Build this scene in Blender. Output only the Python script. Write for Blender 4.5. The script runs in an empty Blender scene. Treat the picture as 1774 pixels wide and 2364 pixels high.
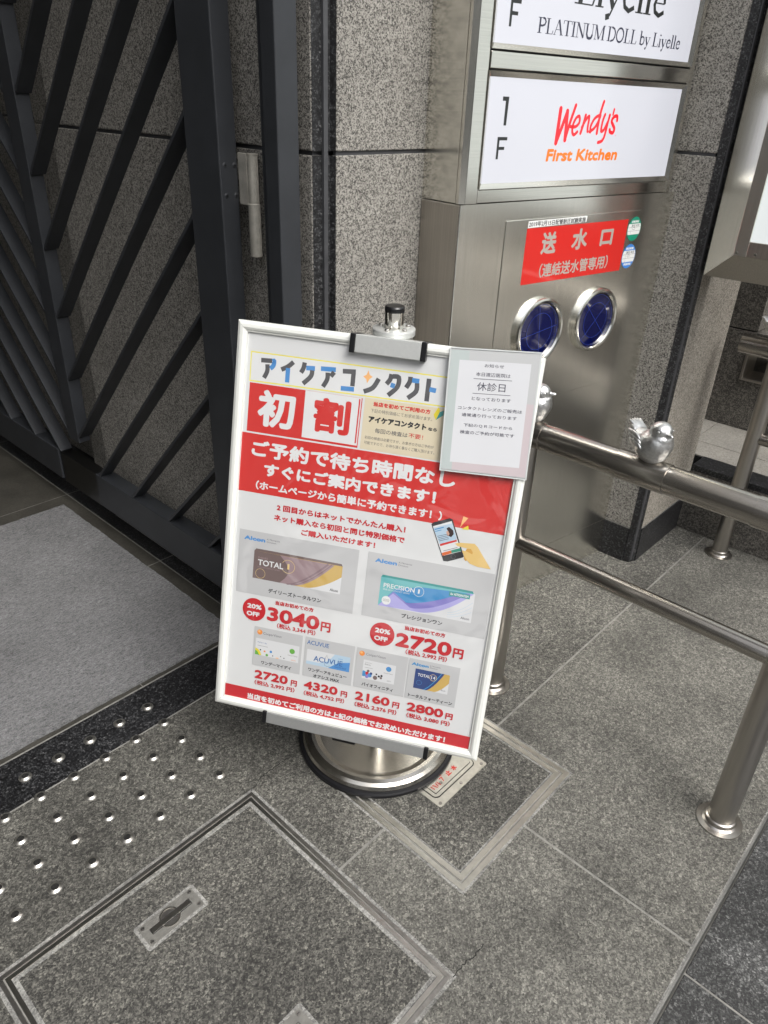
import bpy, math, random
from mathutils import Matrix, Vector
random.seed(7)
R = math.radians
sc = bpy.context.scene
col = sc.collection

# ------------------------------------------------------------------ camera
cd = bpy.data.cameras.new('camera'); cam = bpy.data.objects.new('camera', cd); col.objects.link(cam)
cd.sensor_fit = 'VERTICAL'; cd.sensor_height = 36.0; cd.sensor_width = 27.0
cd.lens = 36.0 * 1690.0 / 2364.0
cd.clip_start = 0.02; cd.clip_end = 2000
cm = ((0.6807503, -0.3390207, 0.6493412), (-0.7316737, -0.3571872, 0.5805780), (0.0351084, -0.8703346, -0.4912078))
mw = Matrix.Identity(4)
for i in range(3):
    mw[i][0] = cm[i][0]; mw[i][1] = -cm[i][1]; mw[i][2] = -cm[i][2]
mw[2][3] = 1.55
cam.matrix_world = mw
sc.camera = cam

# ------------------------------------------------------------------ world, sun, exposure
wd = bpy.data.worlds.new('World'); sc.world = wd; wd.use_nodes = True
wn = wd.node_tree; wn.nodes.clear()
wo = wn.nodes.new('ShaderNodeOutputWorld'); bg = wn.nodes.new('ShaderNodeBackground')
sky = wn.nodes.new('ShaderNodeTexSky'); sky.sky_type = 'NISHITA'; sky.sun_disc = False
SUN_EL, SUN_AZ = R(50), math.atan2(-1.0, -0.15)      # azimuth measured from +X, towards the street
sky.sun_elevation = SUN_EL; sky.sun_rotation = math.pi / 2 - SUN_AZ
sky.dust_density = 4.0; sky.ozone_density = 1.0
hs = wn.nodes.new('ShaderNodeHueSaturation'); hs.inputs['Saturation'].default_value = 0.25
wn.links.new(sky.outputs[0], hs.inputs['Color']); wn.links.new(hs.outputs[0], bg.inputs[0])
bg.inputs[1].default_value = 0.15
wn.links.new(bg.outputs[0], wo.inputs[0])
sl = bpy.data.lights.new('sun', 'SUN'); sl.energy = 1.15; sl.angle = R(35); sl.color = (1.0, 0.975, 0.94)
so = bpy.data.objects.new('sun', sl); col.objects.link(so)
d = Vector((math.cos(SUN_EL) * math.cos(SUN_AZ), math.cos(SUN_EL) * math.sin(SUN_AZ), math.sin(SUN_EL)))
so.rotation_euler = d.to_track_quat('Z', 'Y').to_euler(); so.location = (2, -3, 8)
sc.view_settings.view_transform = 'Standard'; sc.view_settings.look = 'None'
sc.view_settings.exposure = 0.80; sc.view_settings.gamma = 1.0

# ------------------------------------------------------------------ materials
def new_mat(name):
    m = bpy.data.materials.new(name); m.use_nodes = True
    nt = m.node_tree; b = nt.nodes['Principled BSDF']
    return m, nt, b
def N(nt, t, **kw):
    n = nt.nodes.new(t)
    for k, v in kw.items():
        if k.startswith('i_'): n.inputs[k[2:].replace('_', ' ')].default_value = v
        else: setattr(n, k, v)
    return n
def plain(name, c, rough=0.5, metal=0.0, spec=0.5, coat=0.0, coatr=0.06, bump=0.0, bscale=60, var=0.0, vscale=4):
    m, nt, b = new_mat(name)
    b.inputs['Base Color'].default_value = (*c, 1); b.inputs['Roughness'].default_value = rough
    b.inputs['Metallic'].default_value = metal; b.inputs['Specular IOR Level'].default_value = spec
    b.inputs['Coat Weight'].default_value = coat; b.inputs['Coat Roughness'].default_value = coatr
    g = N(nt, 'ShaderNodeNewGeometry')
    if bump:
        n = N(nt, 'ShaderNodeTexNoise', i_Scale=bscale, i_Detail=4.0); nt.links.new(g.outputs['Position'], n.inputs['Vector'])
        bm = N(nt, 'ShaderNodeBump', i_Strength=bump, i_Distance=0.002); nt.links.new(n.outputs[0], bm.inputs['Height'])
        nt.links.new(bm.outputs[0], b.inputs['Normal'])
    if var:
        n = N(nt, 'ShaderNodeTexNoise', i_Scale=vscale, i_Detail=5.0, i_Roughness=0.65); nt.links.new(g.outputs['Position'], n.inputs['Vector'])
        mr = N(nt, 'ShaderNodeMapRange'); mr.inputs[1].default_value = 0.3; mr.inputs[2].default_value = 0.7
        mr.inputs[3].default_value = 1 - var; mr.inputs[4].default_value = 1 + var
        nt.links.new(n.outputs[0], mr.inputs[0])
        mx = N(nt, 'ShaderNodeVectorMath', operation='SCALE'); mx.inputs[0].default_value = c
        nt.links.new(mr.outputs[0], mx.inputs['Scale']); nt.links.new(mx.outputs[0], b.inputs['Base Color'])
    return m
def stone(name, cols, scale=300.0, rough=0.8, bump=0.5, stain=0.25, sscale=2.2, dist=0.0015, grain=0.35, patch=None):
    """speckled stone: crystals of a few millimetres, with slow dirt variation"""
    m, nt, b = new_mat(name)
    g = N(nt, 'ShaderNodeNewGeometry')
    wob = N(nt, 'ShaderNodeTexNoise', i_Scale=scale * 0.8, i_Detail=1.0)
    nt.links.new(g.outputs['Position'], wob.inputs['Vector'])
    ad = N(nt, 'ShaderNodeVectorMath', operation='MULTIPLY_ADD'); ad.inputs[1].default_value = (0.004,) * 3
    nt.links.new(wob.outputs['Color'], ad.inputs[0]); nt.links.new(g.outputs['Position'], ad.inputs[2])
    v = N(nt, 'ShaderNodeTexVoronoi', i_Scale=scale); nt.links.new(ad.outputs[0], v.inputs['Vector'])
    v2 = N(nt, 'ShaderNodeTexVoronoi', i_Scale=scale * 0.42); nt.links.new(ad.outputs[0], v2.inputs['Vector'])
    s1 = N(nt, 'ShaderNodeSeparateColor'); nt.links.new(v.outputs['Color'], s1.inputs[0])
    s2 = N(nt, 'ShaderNodeSeparateColor'); nt.links.new(v2.outputs['Color'], s2.inputs[0])
    a1 = N(nt, 'ShaderNodeMath', operation='MULTIPLY'); a1.inputs[1].default_value = 1 - grain; nt.links.new(s1.outputs[0], a1.inputs[0])
    a2 = N(nt, 'ShaderNodeMath', operation='MULTIPLY_ADD'); a2.inputs[1].default_value = grain
    nt.links.new(s2.outputs[0], a2.inputs[0]); nt.links.new(a1.outputs[0], a2.inputs[2])
    cr = N(nt, 'ShaderNodeValToRGB'); e = cr.color_ramp.elements
    n = len(cols)
    while len(e) < n: e.new(0.5)
    for k, (p, c) in enumerate(cols): e[k].position = p; e[k].color = (*c, 1)
    nt.links.new(a2.outputs[0], cr.inputs[0])
    st = N(nt, 'ShaderNodeTexNoise', i_Scale=sscale, i_Detail=7.0, i_Roughness=0.62); nt.links.new(g.outputs['Position'], st.inputs['Vector'])
    mr = N(nt, 'ShaderNodeMapRange'); mr.inputs[1].default_value = 0.35; mr.inputs[2].default_value = 0.65
    mr.inputs[3].default_value = 1 - stain; mr.inputs[4].default_value = 1 + stain
    nt.links.new(st.outputs[0], mr.inputs[0])
    sc_ = N(nt, 'ShaderNodeVectorMath', operation='SCALE'); nt.links.new(cr.outputs[0], sc_.inputs[0]); nt.links.new(mr.outputs[0], sc_.inputs['Scale'])
    out = sc_.outputs[0]
    if patch:      # damp / worn patches with an edge of their own
        pn = N(nt, 'ShaderNodeTexNoise', i_Scale=patch[0], i_Detail=4.0); nt.links.new(g.outputs['Position'], pn.inputs['Vector'])
        pr = N(nt, 'ShaderNodeMapRange', interpolation_type='SMOOTHSTEP'); pr.inputs[1].default_value = patch[1]; pr.inputs[2].default_value = patch[1] + 0.05
        pr.inputs[3].default_value = 1.0; pr.inputs[4].default_value = patch[2]
        nt.links.new(pn.outputs[0], pr.inputs[0])
        s3 = N(nt, 'ShaderNodeVectorMath', operation='SCALE'); nt.links.new(out, s3.inputs[0]); nt.links.new(pr.outputs[0], s3.inputs['Scale']); out = s3.outputs[0]
    nt.links.new(out, b.inputs['Base Color'])
    b.inputs['Roughness'].default_value = rough
    bn = N(nt, 'ShaderNodeTexNoise', i_Scale=scale * 0.6, i_Detail=3.0); nt.links.new(g.outputs['Position'], bn.inputs['Vector'])
    bm = N(nt, 'ShaderNodeBump', i_Strength=bump, i_Distance=dist); nt.links.new(bn.outputs[0], bm.inputs['Height'])
    nt.links.new(bm.outputs[0], b.inputs['Normal'])
    return m
def steel(name, c=(0.80, 0.785, 0.725), rough=0.3, stretch=(4, 4, 500), amt=0.12, bump=0.0, smear=0.1, aniso=0.0):
    m, nt, b = new_mat(name)
    b.inputs['Metallic'].default_value = 1.0
    b.inputs['Anisotropic'].default_value = aniso
    tc = N(nt, 'ShaderNodeTexCoord'); mp = N(nt, 'ShaderNodeMapping'); mp.inputs['Scale'].default_value = stretch
    nt.links.new(tc.outputs['Object'], mp.inputs[0])
    n = N(nt, 'ShaderNodeTexNoise', i_Scale=1.0, i_Detail=4.0, i_Roughness=0.7); nt.links.new(mp.outputs[0], n.inputs['Vector'])
    mr = N(nt, 'ShaderNodeMapRange'); mr.inputs[1].default_value = 0.25; mr.inputs[2].default_value = 0.75
    mr.inputs[3].default_value = 1 - amt; mr.inputs[4].default_value = 1 + amt; nt.links.new(n.outputs[0], mr.inputs[0])
    sm = N(nt, 'ShaderNodeTexNoise', i_Scale=2.2, i_Detail=2.0); nt.links.new(tc.outputs['Object'], sm.inputs['Vector'])
    rr = N(nt, 'ShaderNodeMapRange'); rr.inputs[1].default_value = 0.2; rr.inputs[2].default_value = 0.8
    rr.inputs[3].default_value = max(0.03, rough - smear); rr.inputs[4].default_value = rough + smear; nt.links.new(sm.outputs[0], rr.inputs[0])
    b.inputs['Roughness'].default_value = rough
    s = N(nt, 'ShaderNodeVectorMath', operation='SCALE'); s.inputs[0].default_value = c; nt.links.new(mr.outputs[0], s.inputs['Scale'])
    nt.links.new(s.outputs[0], b.inputs['Base Color'])
    bm = N(nt, 'ShaderNodeBump', i_Strength=bump, i_Distance=0.001); nt.links.new(n.outputs[0], bm.inputs['Height']); nt.links.new(bm.outputs[0], b.inputs['Normal'])
    return m
def emit(name, c, s, var=0.06):
    m, nt, b = new_mat(name)
    b.inputs['Base Color'].default_value = (0.42, 0.42, 0.44, 1); b.inputs['Roughness'].default_value = 0.12
    g = N(nt, 'ShaderNodeNewGeometry'); n = N(nt, 'ShaderNodeTexNoise', i_Scale=2.5, i_Detail=1.0); nt.links.new(g.outputs['Position'], n.inputs['Vector'])
    mr = N(nt, 'ShaderNodeMapRange'); mr.inputs[3].default_value = s * (1 - var * 2); mr.inputs[4].default_value = s * (1 + var * 2)
    nt.links.new(n.outputs[0], mr.inputs[0]); nt.links.new(mr.outputs[0], b.inputs['Emission Strength'])
    b.inputs['Emission Color'].default_value = (*c, 1)
    return m
def ink(name, c, wave=True):
    """printed paper under a thin glossy cover film that is slightly wavy"""
    m, nt, b = new_mat(name)
    b.inputs['Base Color'].default_value = (*c, 1); b.inputs['Roughness'].default_value = 0.55
    b.inputs['Coat Weight'].default_value = 1.0; b.inputs['Coat Roughness'].default_value = 0.05; b.inputs['Coat IOR'].default_value = 2.05
    tc = N(nt, 'ShaderNodeNewGeometry')
    n = N(nt, 'ShaderNodeTexNoise', i_Scale=7.0, i_Detail=2.5, i_Roughness=0.5, i_Distortion=0.6); nt.links.new(tc.outputs['Position'], n.inputs['Vector'])
    bm = N(nt, 'ShaderNodeBump', i_Strength=0.4, i_Distance=0.02); nt.links.new(n.outputs[0], bm.inputs['Height'])
    nt.links.new(bm.outputs[0], b.inputs['Coat Normal'])
    return m

M = {}
M['granite'] = stone('speckled granite', [(0.0, (.045, .043, .039)), (.30, (.075, .071, .064)), (.42, (.165, .156, .139)), (.55, (.275, .262, .235)), (.9, (.375, .358, .323))], 420, 0.85, 0.7, 0.12, grain=0.3)
M['granite_flame'] = stone('flamed granite', [(0.0, (.10, .092, .075)), (.35, (.20, .18, .15)), (.55, (.33, .305, .26)), (.9, (.42, .39, .34))], 420, 0.9, 1.0, 0.1, dist=0.003)
M['granite_dark'] = stone('dark brown granite', [(0.0, (.03, .028, .025)), (.4, (.07, .066, .06)), (.6, (.15, .14, .125)), (.9, (.24, .225, .20))], 300, 0.35, 0.15, 0.2, grain=.4)
M['black_stone'] = stone('black granite', [(0.0, (.004, .004, .004)), (.5, (.010, .010, .011)), (.75, (.035, .036, .038)), (.95, (.12, .12, .122))], 380, 0.42, 0.25, 0.3)
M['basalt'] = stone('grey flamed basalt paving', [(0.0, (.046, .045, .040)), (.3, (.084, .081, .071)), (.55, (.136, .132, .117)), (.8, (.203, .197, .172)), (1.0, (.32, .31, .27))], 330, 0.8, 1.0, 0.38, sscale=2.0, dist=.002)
M['basalt_hatch'] = stone('grey basalt hatch infill', [(0.0, (.022, .021, .019)), (.3, (.045, .0435, .039)), (.55, (.088, .085, .075)), (.8, (.155, .15, .131)), (1.0, (.29, .28, .24))], 330, 0.8, 1.0, 0.28, sscale=2.4, dist=.002)  # infill has its own darker tone, lowered further for left-side shade
M['basalt_shade'] = stone('grey basalt with painted shade', [(0.0, (.022, .0215, .019)), (.3, (.045, .0435, .038)), (.55, (.086, .083, .073)), (.8, (.145, .141, .123)), (1.0, (.26, .25, .217))], 330, 0.8, 1.0, 0.38, sscale=2.0, dist=.002)  # paving stone with the left side's shade put into its colour
M['basalt_half_shade'] = stone('grey basalt with half painted shade', [(0.0, (.027, .026, .023)), (.3, (.056, .054, .048)), (.55, (.108, .104, .092)), (.8, (.18, .175, .153)), (1.0, (.31, .30, .26))], 330, 0.8, 1.0, 0.38, sscale=2.0, dist=.002)  # same paving, a weaker step of shade in the colour
M['worn_edge'] = stone('worn light stone edge', [(0.0, (.11, .107, .10)), (.4, (.2, .197, .185)), (.9, (.34, .335, .31))], 330, 0.85, 1.0, 0.3, sscale=8)
M['street_stone'] = stone('dark street paving', [(0.0, (.014, .014, .014)), (.4, (.030, .030, .030)), (.7, (.068, .069, .067)), (.95, (.17, .17, .165))], 300, 0.7, 0.8, 0.25, patch=(2.2, .5, 1.55))
M['asphalt'] = plain('weathered roadway', (.36, .355, .34), .9, var=.2, vscale=1.5)
M['tile'] = stone('brown grey entrance tile', [(0.0, (.038, .036, .030)), (.5, (.05, .047, .040)), (1.0, (.068, .064, .054))], 300, 0.45, 0.2, 0.25, sscale=5)
M['light_tile'] = stone('pale landing tile', [(0.0, (.20, .19, .17)), (.5, (.29, .275, .245)), (1.0, (.38, .36, .32))], 320, 0.6, 0.4, 0.2)
M['grout'] = plain('grout', (.24, .235, .215), 0.9, var=.3, vscale=30)
M['grout_dark'] = plain('dark joint', (.02, .02, .02), 0.9)
M['sealant'] = plain('grey joint sealant', (.055, .056, .06), 0.5, var=.2, vscale=20)
M['crack'] = plain('crack', (.012, .012, .011), 0.95)
M['mat'] = None
M['gate'] = plain('dark blue grey gate paint', (.028, .0305, .035), 0.42, bump=.05, bscale=400, var=.15, vscale=9)
def chipped(m):
    nt = m.node_tree; b = nt.nodes['Principled BSDF']; src = b.inputs['Base Color'].links[0].from_socket
    g = N(nt, 'ShaderNodeNewGeometry'); mp = N(nt, 'ShaderNodeMapping'); mp.inputs['Scale'].default_value = (40, 40, 22); nt.links.new(g.outputs['Position'], mp.inputs[0])
    n = N(nt, 'ShaderNodeTexNoise', i_Scale=2.2, i_Detail=6.0, i_Roughness=.75, i_Distortion=1.5); nt.links.new(mp.outputs[0], n.inputs['Vector'])
    t = N(nt, 'ShaderNodeMapRange'); t.inputs[1].default_value = .715; t.inputs[2].default_value = .74; nt.links.new(n.outputs[0], t.inputs[0])
    mx = N(nt, 'ShaderNodeMix', data_type='RGBA'); nt.links.new(t.outputs[0], mx.inputs[0]); nt.links.new(src, mx.inputs[6]); mx.inputs[7].default_value = (.12, .12, .115, 1)
    nt.links.new(mx.outputs[2], b.inputs['Base Color'])
chipped(M['gate'])
M['gate_black'] = plain('black inner rail', (.004, .004, .004), 0.3)
M['chip'] = plain('bare paint chip', (.33, .33, .32), 0.5)
M['steel_h'] = steel('brushed steel, horizontal grain', stretch=(3, 3, 300), rough=.19, amt=.10)
M['steel_v'] = steel('brushed steel, vertical grain', (.84, .825, .765), stretch=(300, 300, 3), rough=.235, amt=.12)
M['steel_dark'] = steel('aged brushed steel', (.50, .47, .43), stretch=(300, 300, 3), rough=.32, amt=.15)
M['rail'] = steel('handrail steel', (.42, .395, .36), stretch=(90, 6, 90), rough=.22, amt=.14, smear=.08)
M['post'] = steel('handrail post steel', (.48, .455, .42), stretch=(60, 60, 3), rough=.30, amt=.10, smear=.1)
M['trim'] = steel('hatch trim steel', (.52, .505, .46), stretch=(40, 40, 40), rough=.30, amt=.15)
M['trim_dark'] = steel('worn hatch trim steel', (.36, .345, .32), stretch=(40, 40, 40), rough=.42, amt=.25)
M['plate'] = plain('dull cast plate', (.22, .215, .195), .5, .35, bump=.4, bscale=300, var=.2, vscale=40)
M['stud'] = steel('stainless stud', (.66, .64, .59), stretch=(60, 60, 60), rough=.42, amt=.05)
M['stud_top'] = plain('knurled stud top', (.035, .034, .032), 0.6, 0.6, bump=1.0, bscale=700)
M['chrome'] = steel('polished steel', (.72, .70, .65), stretch=(20, 20, 20), rough=.13, amt=.05, smear=.05, bump=.01)
M['hinge_steel'] = plain('dull zinc plated hinge', (.46, .44, .39), .42, .45, var=.2, vscale=30)
M['dusty'] = steel('dusty polished base', (.62, .59, .53), stretch=(14, 14, 14), rough=.20, amt=.15, smear=.08, bump=.02)
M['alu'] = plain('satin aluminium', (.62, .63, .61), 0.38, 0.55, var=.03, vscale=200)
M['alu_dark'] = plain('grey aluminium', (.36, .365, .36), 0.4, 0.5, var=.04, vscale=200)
M['white_frame'] = plain('white coated frame', (.72, .73, .69), 0.28, 0.0, coat=.3, var=.03, vscale=12)
M['black_plastic'] = plain('black plastic', (.006, .006, .007), 0.3, bump=.05, bscale=300)
M['rubber'] = plain('black rubber', (.008, .008, .01), 0.45)
M['blue_glass'] = plain('blue inlet cover', (.002, .004, .055), 0.06, coat=1.0)
M['blue_line'] = plain('moulded blue line', (.03, .055, .26), 0.25)
M['silver'] = steel('cast silver bird', (.62, .625, .62), stretch=(120, 120, 260), rough=.36, amt=.25, bump=.5)
M['red_plate'] = plain('red enamel label', (.62, .02, .015), 0.3, coat=.4)
M['label_text'] = plain('silver lettering', (.50, .48, .43), 0.4, 0.3)
M['white_label'] = plain('white sticker', (.75, .76, .74), 0.4)
M['black_ink'] = plain('black ink', (.012, .013, .014), 0.5)
M['grey_ink'] = plain('grey ink', (.10, .10, .11), 0.5)
M['green_sticker'] = plain('green sticker', (.01, .25, .15), 0.35)
M['blue_sticker'] = plain('blue sticker', (.05, .22, .62), 0.35)
M['panel1'] = emit('backlit white panel', (.80, .85, 1.0), .17)
M['panel2'] = emit('backlit white panel of sign box', (.92, 1.0, .97), .34)
M['sign_black'] = plain('sign lettering black', (.02, .022, .022), 0.3)
M['sign_grey'] = plain('sign lettering fine', (.03, .03, .055), 0.3)
M['sign_red'] = emit('backlit red lettering', (.85, .01, .02), .20); M['sign_red'].node_tree.nodes['Principled BSDF'].inputs['Base Color'].default_value = (.75, .02, .03, 1)
M['sign_orange'] = emit('backlit orange lettering', (.9, .16, .01), .16); M['sign_orange'].node_tree.nodes['Principled BSDF'].inputs['Base Color'].default_value = (.6, .16, .02, 1)
M['paint_red'] = plain('red hand lettering', (.55, .03, .02), .6)
M['concrete'] = plain('off white soffit', (.42, .41, .39), .9)
M['facade'] = plain('facade opposite', (.52, .51, .48), .8, var=.2, vscale=.6)
M['dark_wall'] = plain('entrance wall', (.30, .29, .27), .7)
M['window'] = plain('dark window glass', (.02, .025, .03), .1)
for k, c in dict(paper=(.655, .665, .665), red=(.58, .030, .026), red2=(.50, .010, .018), white=(.70, .71, .71), cream=(.66, .585, .42), grey_box=(.49, .495, .50), dark=(.022, .022, .026),
                 mid=(.12, .12, .13), logo_grey=(.085, .085, .09), logo_blue=(.07, .25, .56), yellow=(.78, .72, .12), orange=(.85, .45, .17), blue_txt=(.03, .12, .34), leafy=(.72, .60, .03), teal=(.03, .27, .26),
                 mauve=(.16, .115, .11), mauve2=(.30, .215, .23), mauve3=(.22, .15, .17), gold=(.55, .37, .10), gold2=(.70, .52, .22), box_white=(.64, .65, .66), aqua=(.14, .44, .46), sky=(.05, .25, .52), violet=(.22, .20, .52), lilac=(.38, .36, .68),
                 pale=(.42, .56, .68), navy=(.02, .05, .18), hand=(.72, .50, .18), hand2=(.62, .34, .07), phone=(.025, .025, .028), skin=(.60, .36, .27), hair=(.03, .012, .012), orange2=(.66, .13, .03), green=(.04, .26, .18), ballo=(.78, .25, .04),
                 lime=(.12, .38, .05), pink=(.60, .52, .54), mint=(.50, .56, .55), note=(.70, .71, .735), txt=(.09, .09, .12), ngrey=(.54, .55, .555)).items():
    M['p_' + k] = ink('print ' + k, c)
def feathered(m):
    nt = m.node_tree; b = nt.nodes['Principled BSDF']; tc = N(nt, 'ShaderNodeTexCoord')
    mp = N(nt, 'ShaderNodeMapping'); mp.inputs['Scale'].default_value = (170, 90, 150); nt.links.new(tc.outputs['Object'], mp.inputs[0])
    v = N(nt, 'ShaderNodeTexVoronoi', i_Scale=1.0); nt.links.new(mp.outputs[0], v.inputs['Vector'])
    w = N(nt, 'ShaderNodeTexWave', i_Scale=210.0, i_Distortion=6.0); w.bands_direction = 'X'; nt.links.new(tc.outputs['Object'], w.inputs['Vector'])
    a = N(nt, 'ShaderNodeMath', operation='MULTIPLY_ADD'); a.inputs[1].default_value = .35; nt.links.new(w.outputs[0], a.inputs[0]); nt.links.new(v.outputs['Distance'], a.inputs[2])
    bm = N(nt, 'ShaderNodeBump', i_Strength=.35, i_Distance=.0012); nt.links.new(a.outputs[0], bm.inputs['Height']); nt.links.new(bm.outputs[0], b.inputs['Normal'])
feathered(M['silver'])
def mat_fabric():
    m, nt, b = new_mat('grey ribbed entrance mat')
    g = N(nt, 'ShaderNodeNewGeometry')
    n = N(nt, 'ShaderNodeTexNoise', i_Scale=260.0, i_Detail=3.0); nt.links.new(g.outputs['Position'], n.inputs['Vector'])
    mpg = N(nt, 'ShaderNodeMapping'); mpg.inputs['Scale'].default_value = (150, 420, 100); mpg.inputs['Rotation'].default_value = (0, 0, .35); nt.links.new(g.outputs['Position'], mpg.inputs[0])
    w = N(nt, 'ShaderNodeTexNoise', i_Scale=.55, i_Detail=3.0); nt.links.new(mpg.outputs[0], w.inputs['Vector'])
    l = N(nt, 'ShaderNodeTexNoise', i_Scale=3.0, i_Detail=4.0); nt.links.new(g.outputs['Position'], l.inputs['Vector'])
    a = N(nt, 'ShaderNodeMath', operation='ADD'); nt.links.new(n.outputs[0], a.inputs[0]); nt.links.new(w.outputs[0], a.inputs[1])
    cr = N(nt, 'ShaderNodeValToRGB'); cr.color_ramp.elements[0].position = .40; cr.color_ramp.elements[0].color = (.075, .075, .077, 1)
    cr.color_ramp.elements[1].position = .85; cr.color_ramp.elements[1].color = (.30, .30, .302, 1)
    h = N(nt, 'ShaderNodeMath', operation='MULTIPLY'); h.inputs[1].default_value = .62; nt.links.new(a.outputs[0], h.inputs[0]); nt.links.new(h.outputs[0], cr.inputs[0])
    mr = N(nt, 'ShaderNodeMapRange'); mr.inputs[1].default_value = .3; mr.inputs[2].default_value = .7; mr.inputs[3].default_value = .8; mr.inputs[4].default_value = 1.15; nt.links.new(l.outputs[0], mr.inputs[0])
    s = N(nt, 'ShaderNodeVectorMath', operation='SCALE'); nt.links.new(cr.outputs[0], s.inputs[0]); nt.links.new(mr.outputs[0], s.inputs['Scale']); nt.links.new(s.outputs[0], b.inputs['Base Color'])
    b.inputs['Roughness'].default_value = .95
    bm = N(nt, 'ShaderNodeBump', i_Strength=1.0, i_Distance=0.004); nt.links.new(a.outputs[0], bm.inputs['Height']); nt.links.new(bm.outputs[0], b.inputs['Normal'])
    return m
M['mat'] = mat_fabric()

# ------------------------------------------------------------------ mesh helpers
class MB:
    def __init__(s): s.v = []; s.f = []; s.m = []; s.mats = []; s.sm = []
    def mi(s, m):
        m = M[m] if isinstance(m, str) else m
        if m not in s.mats: s.mats.append(m)
        return s.mats.index(m)
    def face(s, pts, m, smooth=False):
        b = len(s.v); s.v += [tuple(p) for p in pts]; s.f.append(tuple(range(b, b + len(pts)))); s.m.append(s.mi(m)); s.sm.append(smooth)
    def raw(s, vs, fs, m, smooth=False):
        b = len(s.v); s.v += [tuple(p) for p in vs]; k = s.mi(m)
        for f in fs: s.f.append(tuple(b + i for i in f)); s.m.append(k); s.sm.append(smooth)
    def box(s, x0, x1, y0, y1, z0, z1, m):
        v = [(x0, y0, z0), (x1, y0, z0), (x1, y1, z0), (x0, y1, z0), (x0, y0, z1), (x1, y0, z1), (x1, y1, z1), (x0, y1, z1)]
        s.raw(v, [(0, 3, 2, 1), (4, 5, 6, 7), (0, 1, 5, 4), (1, 2, 6, 5), (2, 3, 7, 6), (3, 0, 4, 7)], m)
    def prism(s, poly, z0, z1, m, smooth=False):
        n = len(poly); a = sum(poly[i][0] * poly[(i + 1) % n][1] - poly[(i + 1) % n][0] * poly[i][1] for i in range(n))
        if a < 0: poly = poly[::-1]
        v = [(x, y, z0) for x, y in poly] + [(x, y, z1) for x, y in poly]
        s.raw(v, [tuple(range(n))[::-1], tuple(range(n, 2 * n))], m)
        s.raw(v, [(i, (i + 1) % n, n + (i + 1) % n, n + i) for i in range(n)], m, smooth)
    def lathe(s, prof, m, o=(0, 0, 0), ax=(0, 0, 1), n=48, smooth=True, ms=None):
        A = Vector(ax).normalized(); X = A.orthogonal().normalized(); Y = A.cross(X); O = Vector(o)
        for k in range(len(prof) - 1):
            (r0, h0), (r1, h1) = prof[k], prof[k + 1]
            v = []
            for (r, h) in ((r0, h0), (r1, h1)):
                v += [O + A * h + (X * math.cos(t) + Y * math.sin(t)) * r for t in (2 * math.pi * i / n for i in range(n))]
            s.raw(v, [(i, (i + 1) % n, n + (i + 1) % n, n + i) for i in range(n)], ms[k] if ms else m, smooth)
    def cyl(s, a, b, r, m, n=32, cap=True, r2=None):
        a, b = Vector(a), Vector(b); L = (b - a).length; r2 = r if r2 is None else r2
        s.lathe([(r, 0), (r2, L)], m, a, (b - a), n)
        if cap:
            s.lathe([(0.0001, 0), (r, 0)], m, a, b - a, n, False); s.lathe([(r2, L), (0.0001, L)], m, a, b - a, n, False)
    def obj(s, name, parent=None, bevel=0, seg=2, merge=False):
        me = bpy.data.meshes.new(name); me.from_pydata(s.v, [], s.f)
        for m in s.mats: me.materials.append(m)
        me.polygons.foreach_set('material_index', s.m); me.polygons.foreach_set('use_smooth', s.sm); me.update()
        if merge:
            import bmesh
            b = bmesh.new(); b.from_mesh(me); bmesh.ops.remove_doubles(b, verts=b.verts, dist=1e-5); b.to_mesh(me); b.free()
        o = bpy.data.objects.new(name, me); col.objects.link(o)
        if parent: o.parent = parent
        if bevel:
            bv = o.modifiers.new('bevel', 'BEVEL'); bv.width = bevel; bv.segments = seg; bv.limit_method = 'ANGLE'; bv.angle_limit = R(40)
        return o
def tag(o, label, cat, group=None):
    o['label'] = label; o['category'] = cat
    if group: o['group'] = group
    return o
def struct(o): o['kind'] = 'structure'; return o
def empty(name, loc, label, cat, group=None, rz=0):
    o = bpy.data.objects.new(name, None); col.objects.link(o); o.location = loc; o.rotation_euler = (0, 0, rz); o.empty_display_size = .05
    return tag(o, label, cat, group)

# ---- flat printed work: polygons and lettering laid out in 2-D and put on a real surface
_tc = {}
def glyphs(s):
    if s not in _tc:
        cu = bpy.data.curves.new('t', 'FONT'); cu.body = s; cu.size = 1; cu.resolution_u = 3
        o = bpy.data.objects.new('t', cu); col.objects.link(o)
        dg = bpy.context.evaluated_depsgraph_get(); dg.update()
        me = bpy.data.meshes.new_from_object(o.evaluated_get(dg))
        vs = [(v.co.x, v.co.y) for v in me.vertices]; fs = [tuple(p.vertices) for p in me.polygons]
        bpy.data.objects.remove(o); bpy.data.meshes.remove(me); bpy.data.curves.remove(cu)
        _tc[s] = (vs, fs)
    return _tc[s]
def ribbon(pts, w, w2=None):
    """polyline -> one outline with mitred joints and rounded-ish ends"""
    P = [Vector(p) for p in pts]; n = len(P); L = []; Rr = []
    for i in range(n):
        a = (P[i] - P[i - 1]).normalized() if i else (P[1] - P[0]).normalized()
        b = (P[i + 1] - P[i]).normalized() if i < n - 1 else a
        t = a + b; t = t.normalized() if t.length > .2 else a
        q = Vector((-t.y, t.x)); k = 1 / max(.6, q.dot(Vector((-a.y, a.x))))
        ww = w if w2 is None else w + (w2 - w) * i / (n - 1)
        L.append(P[i] + q * ww * .5 * k); Rr.append(P[i] - q * ww * .5 * k)
    return [(tuple(L[i]), tuple(L[i + 1]), tuple(Rr[i + 1]), tuple(Rr[i])) for i in range(n - 1)]
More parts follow.
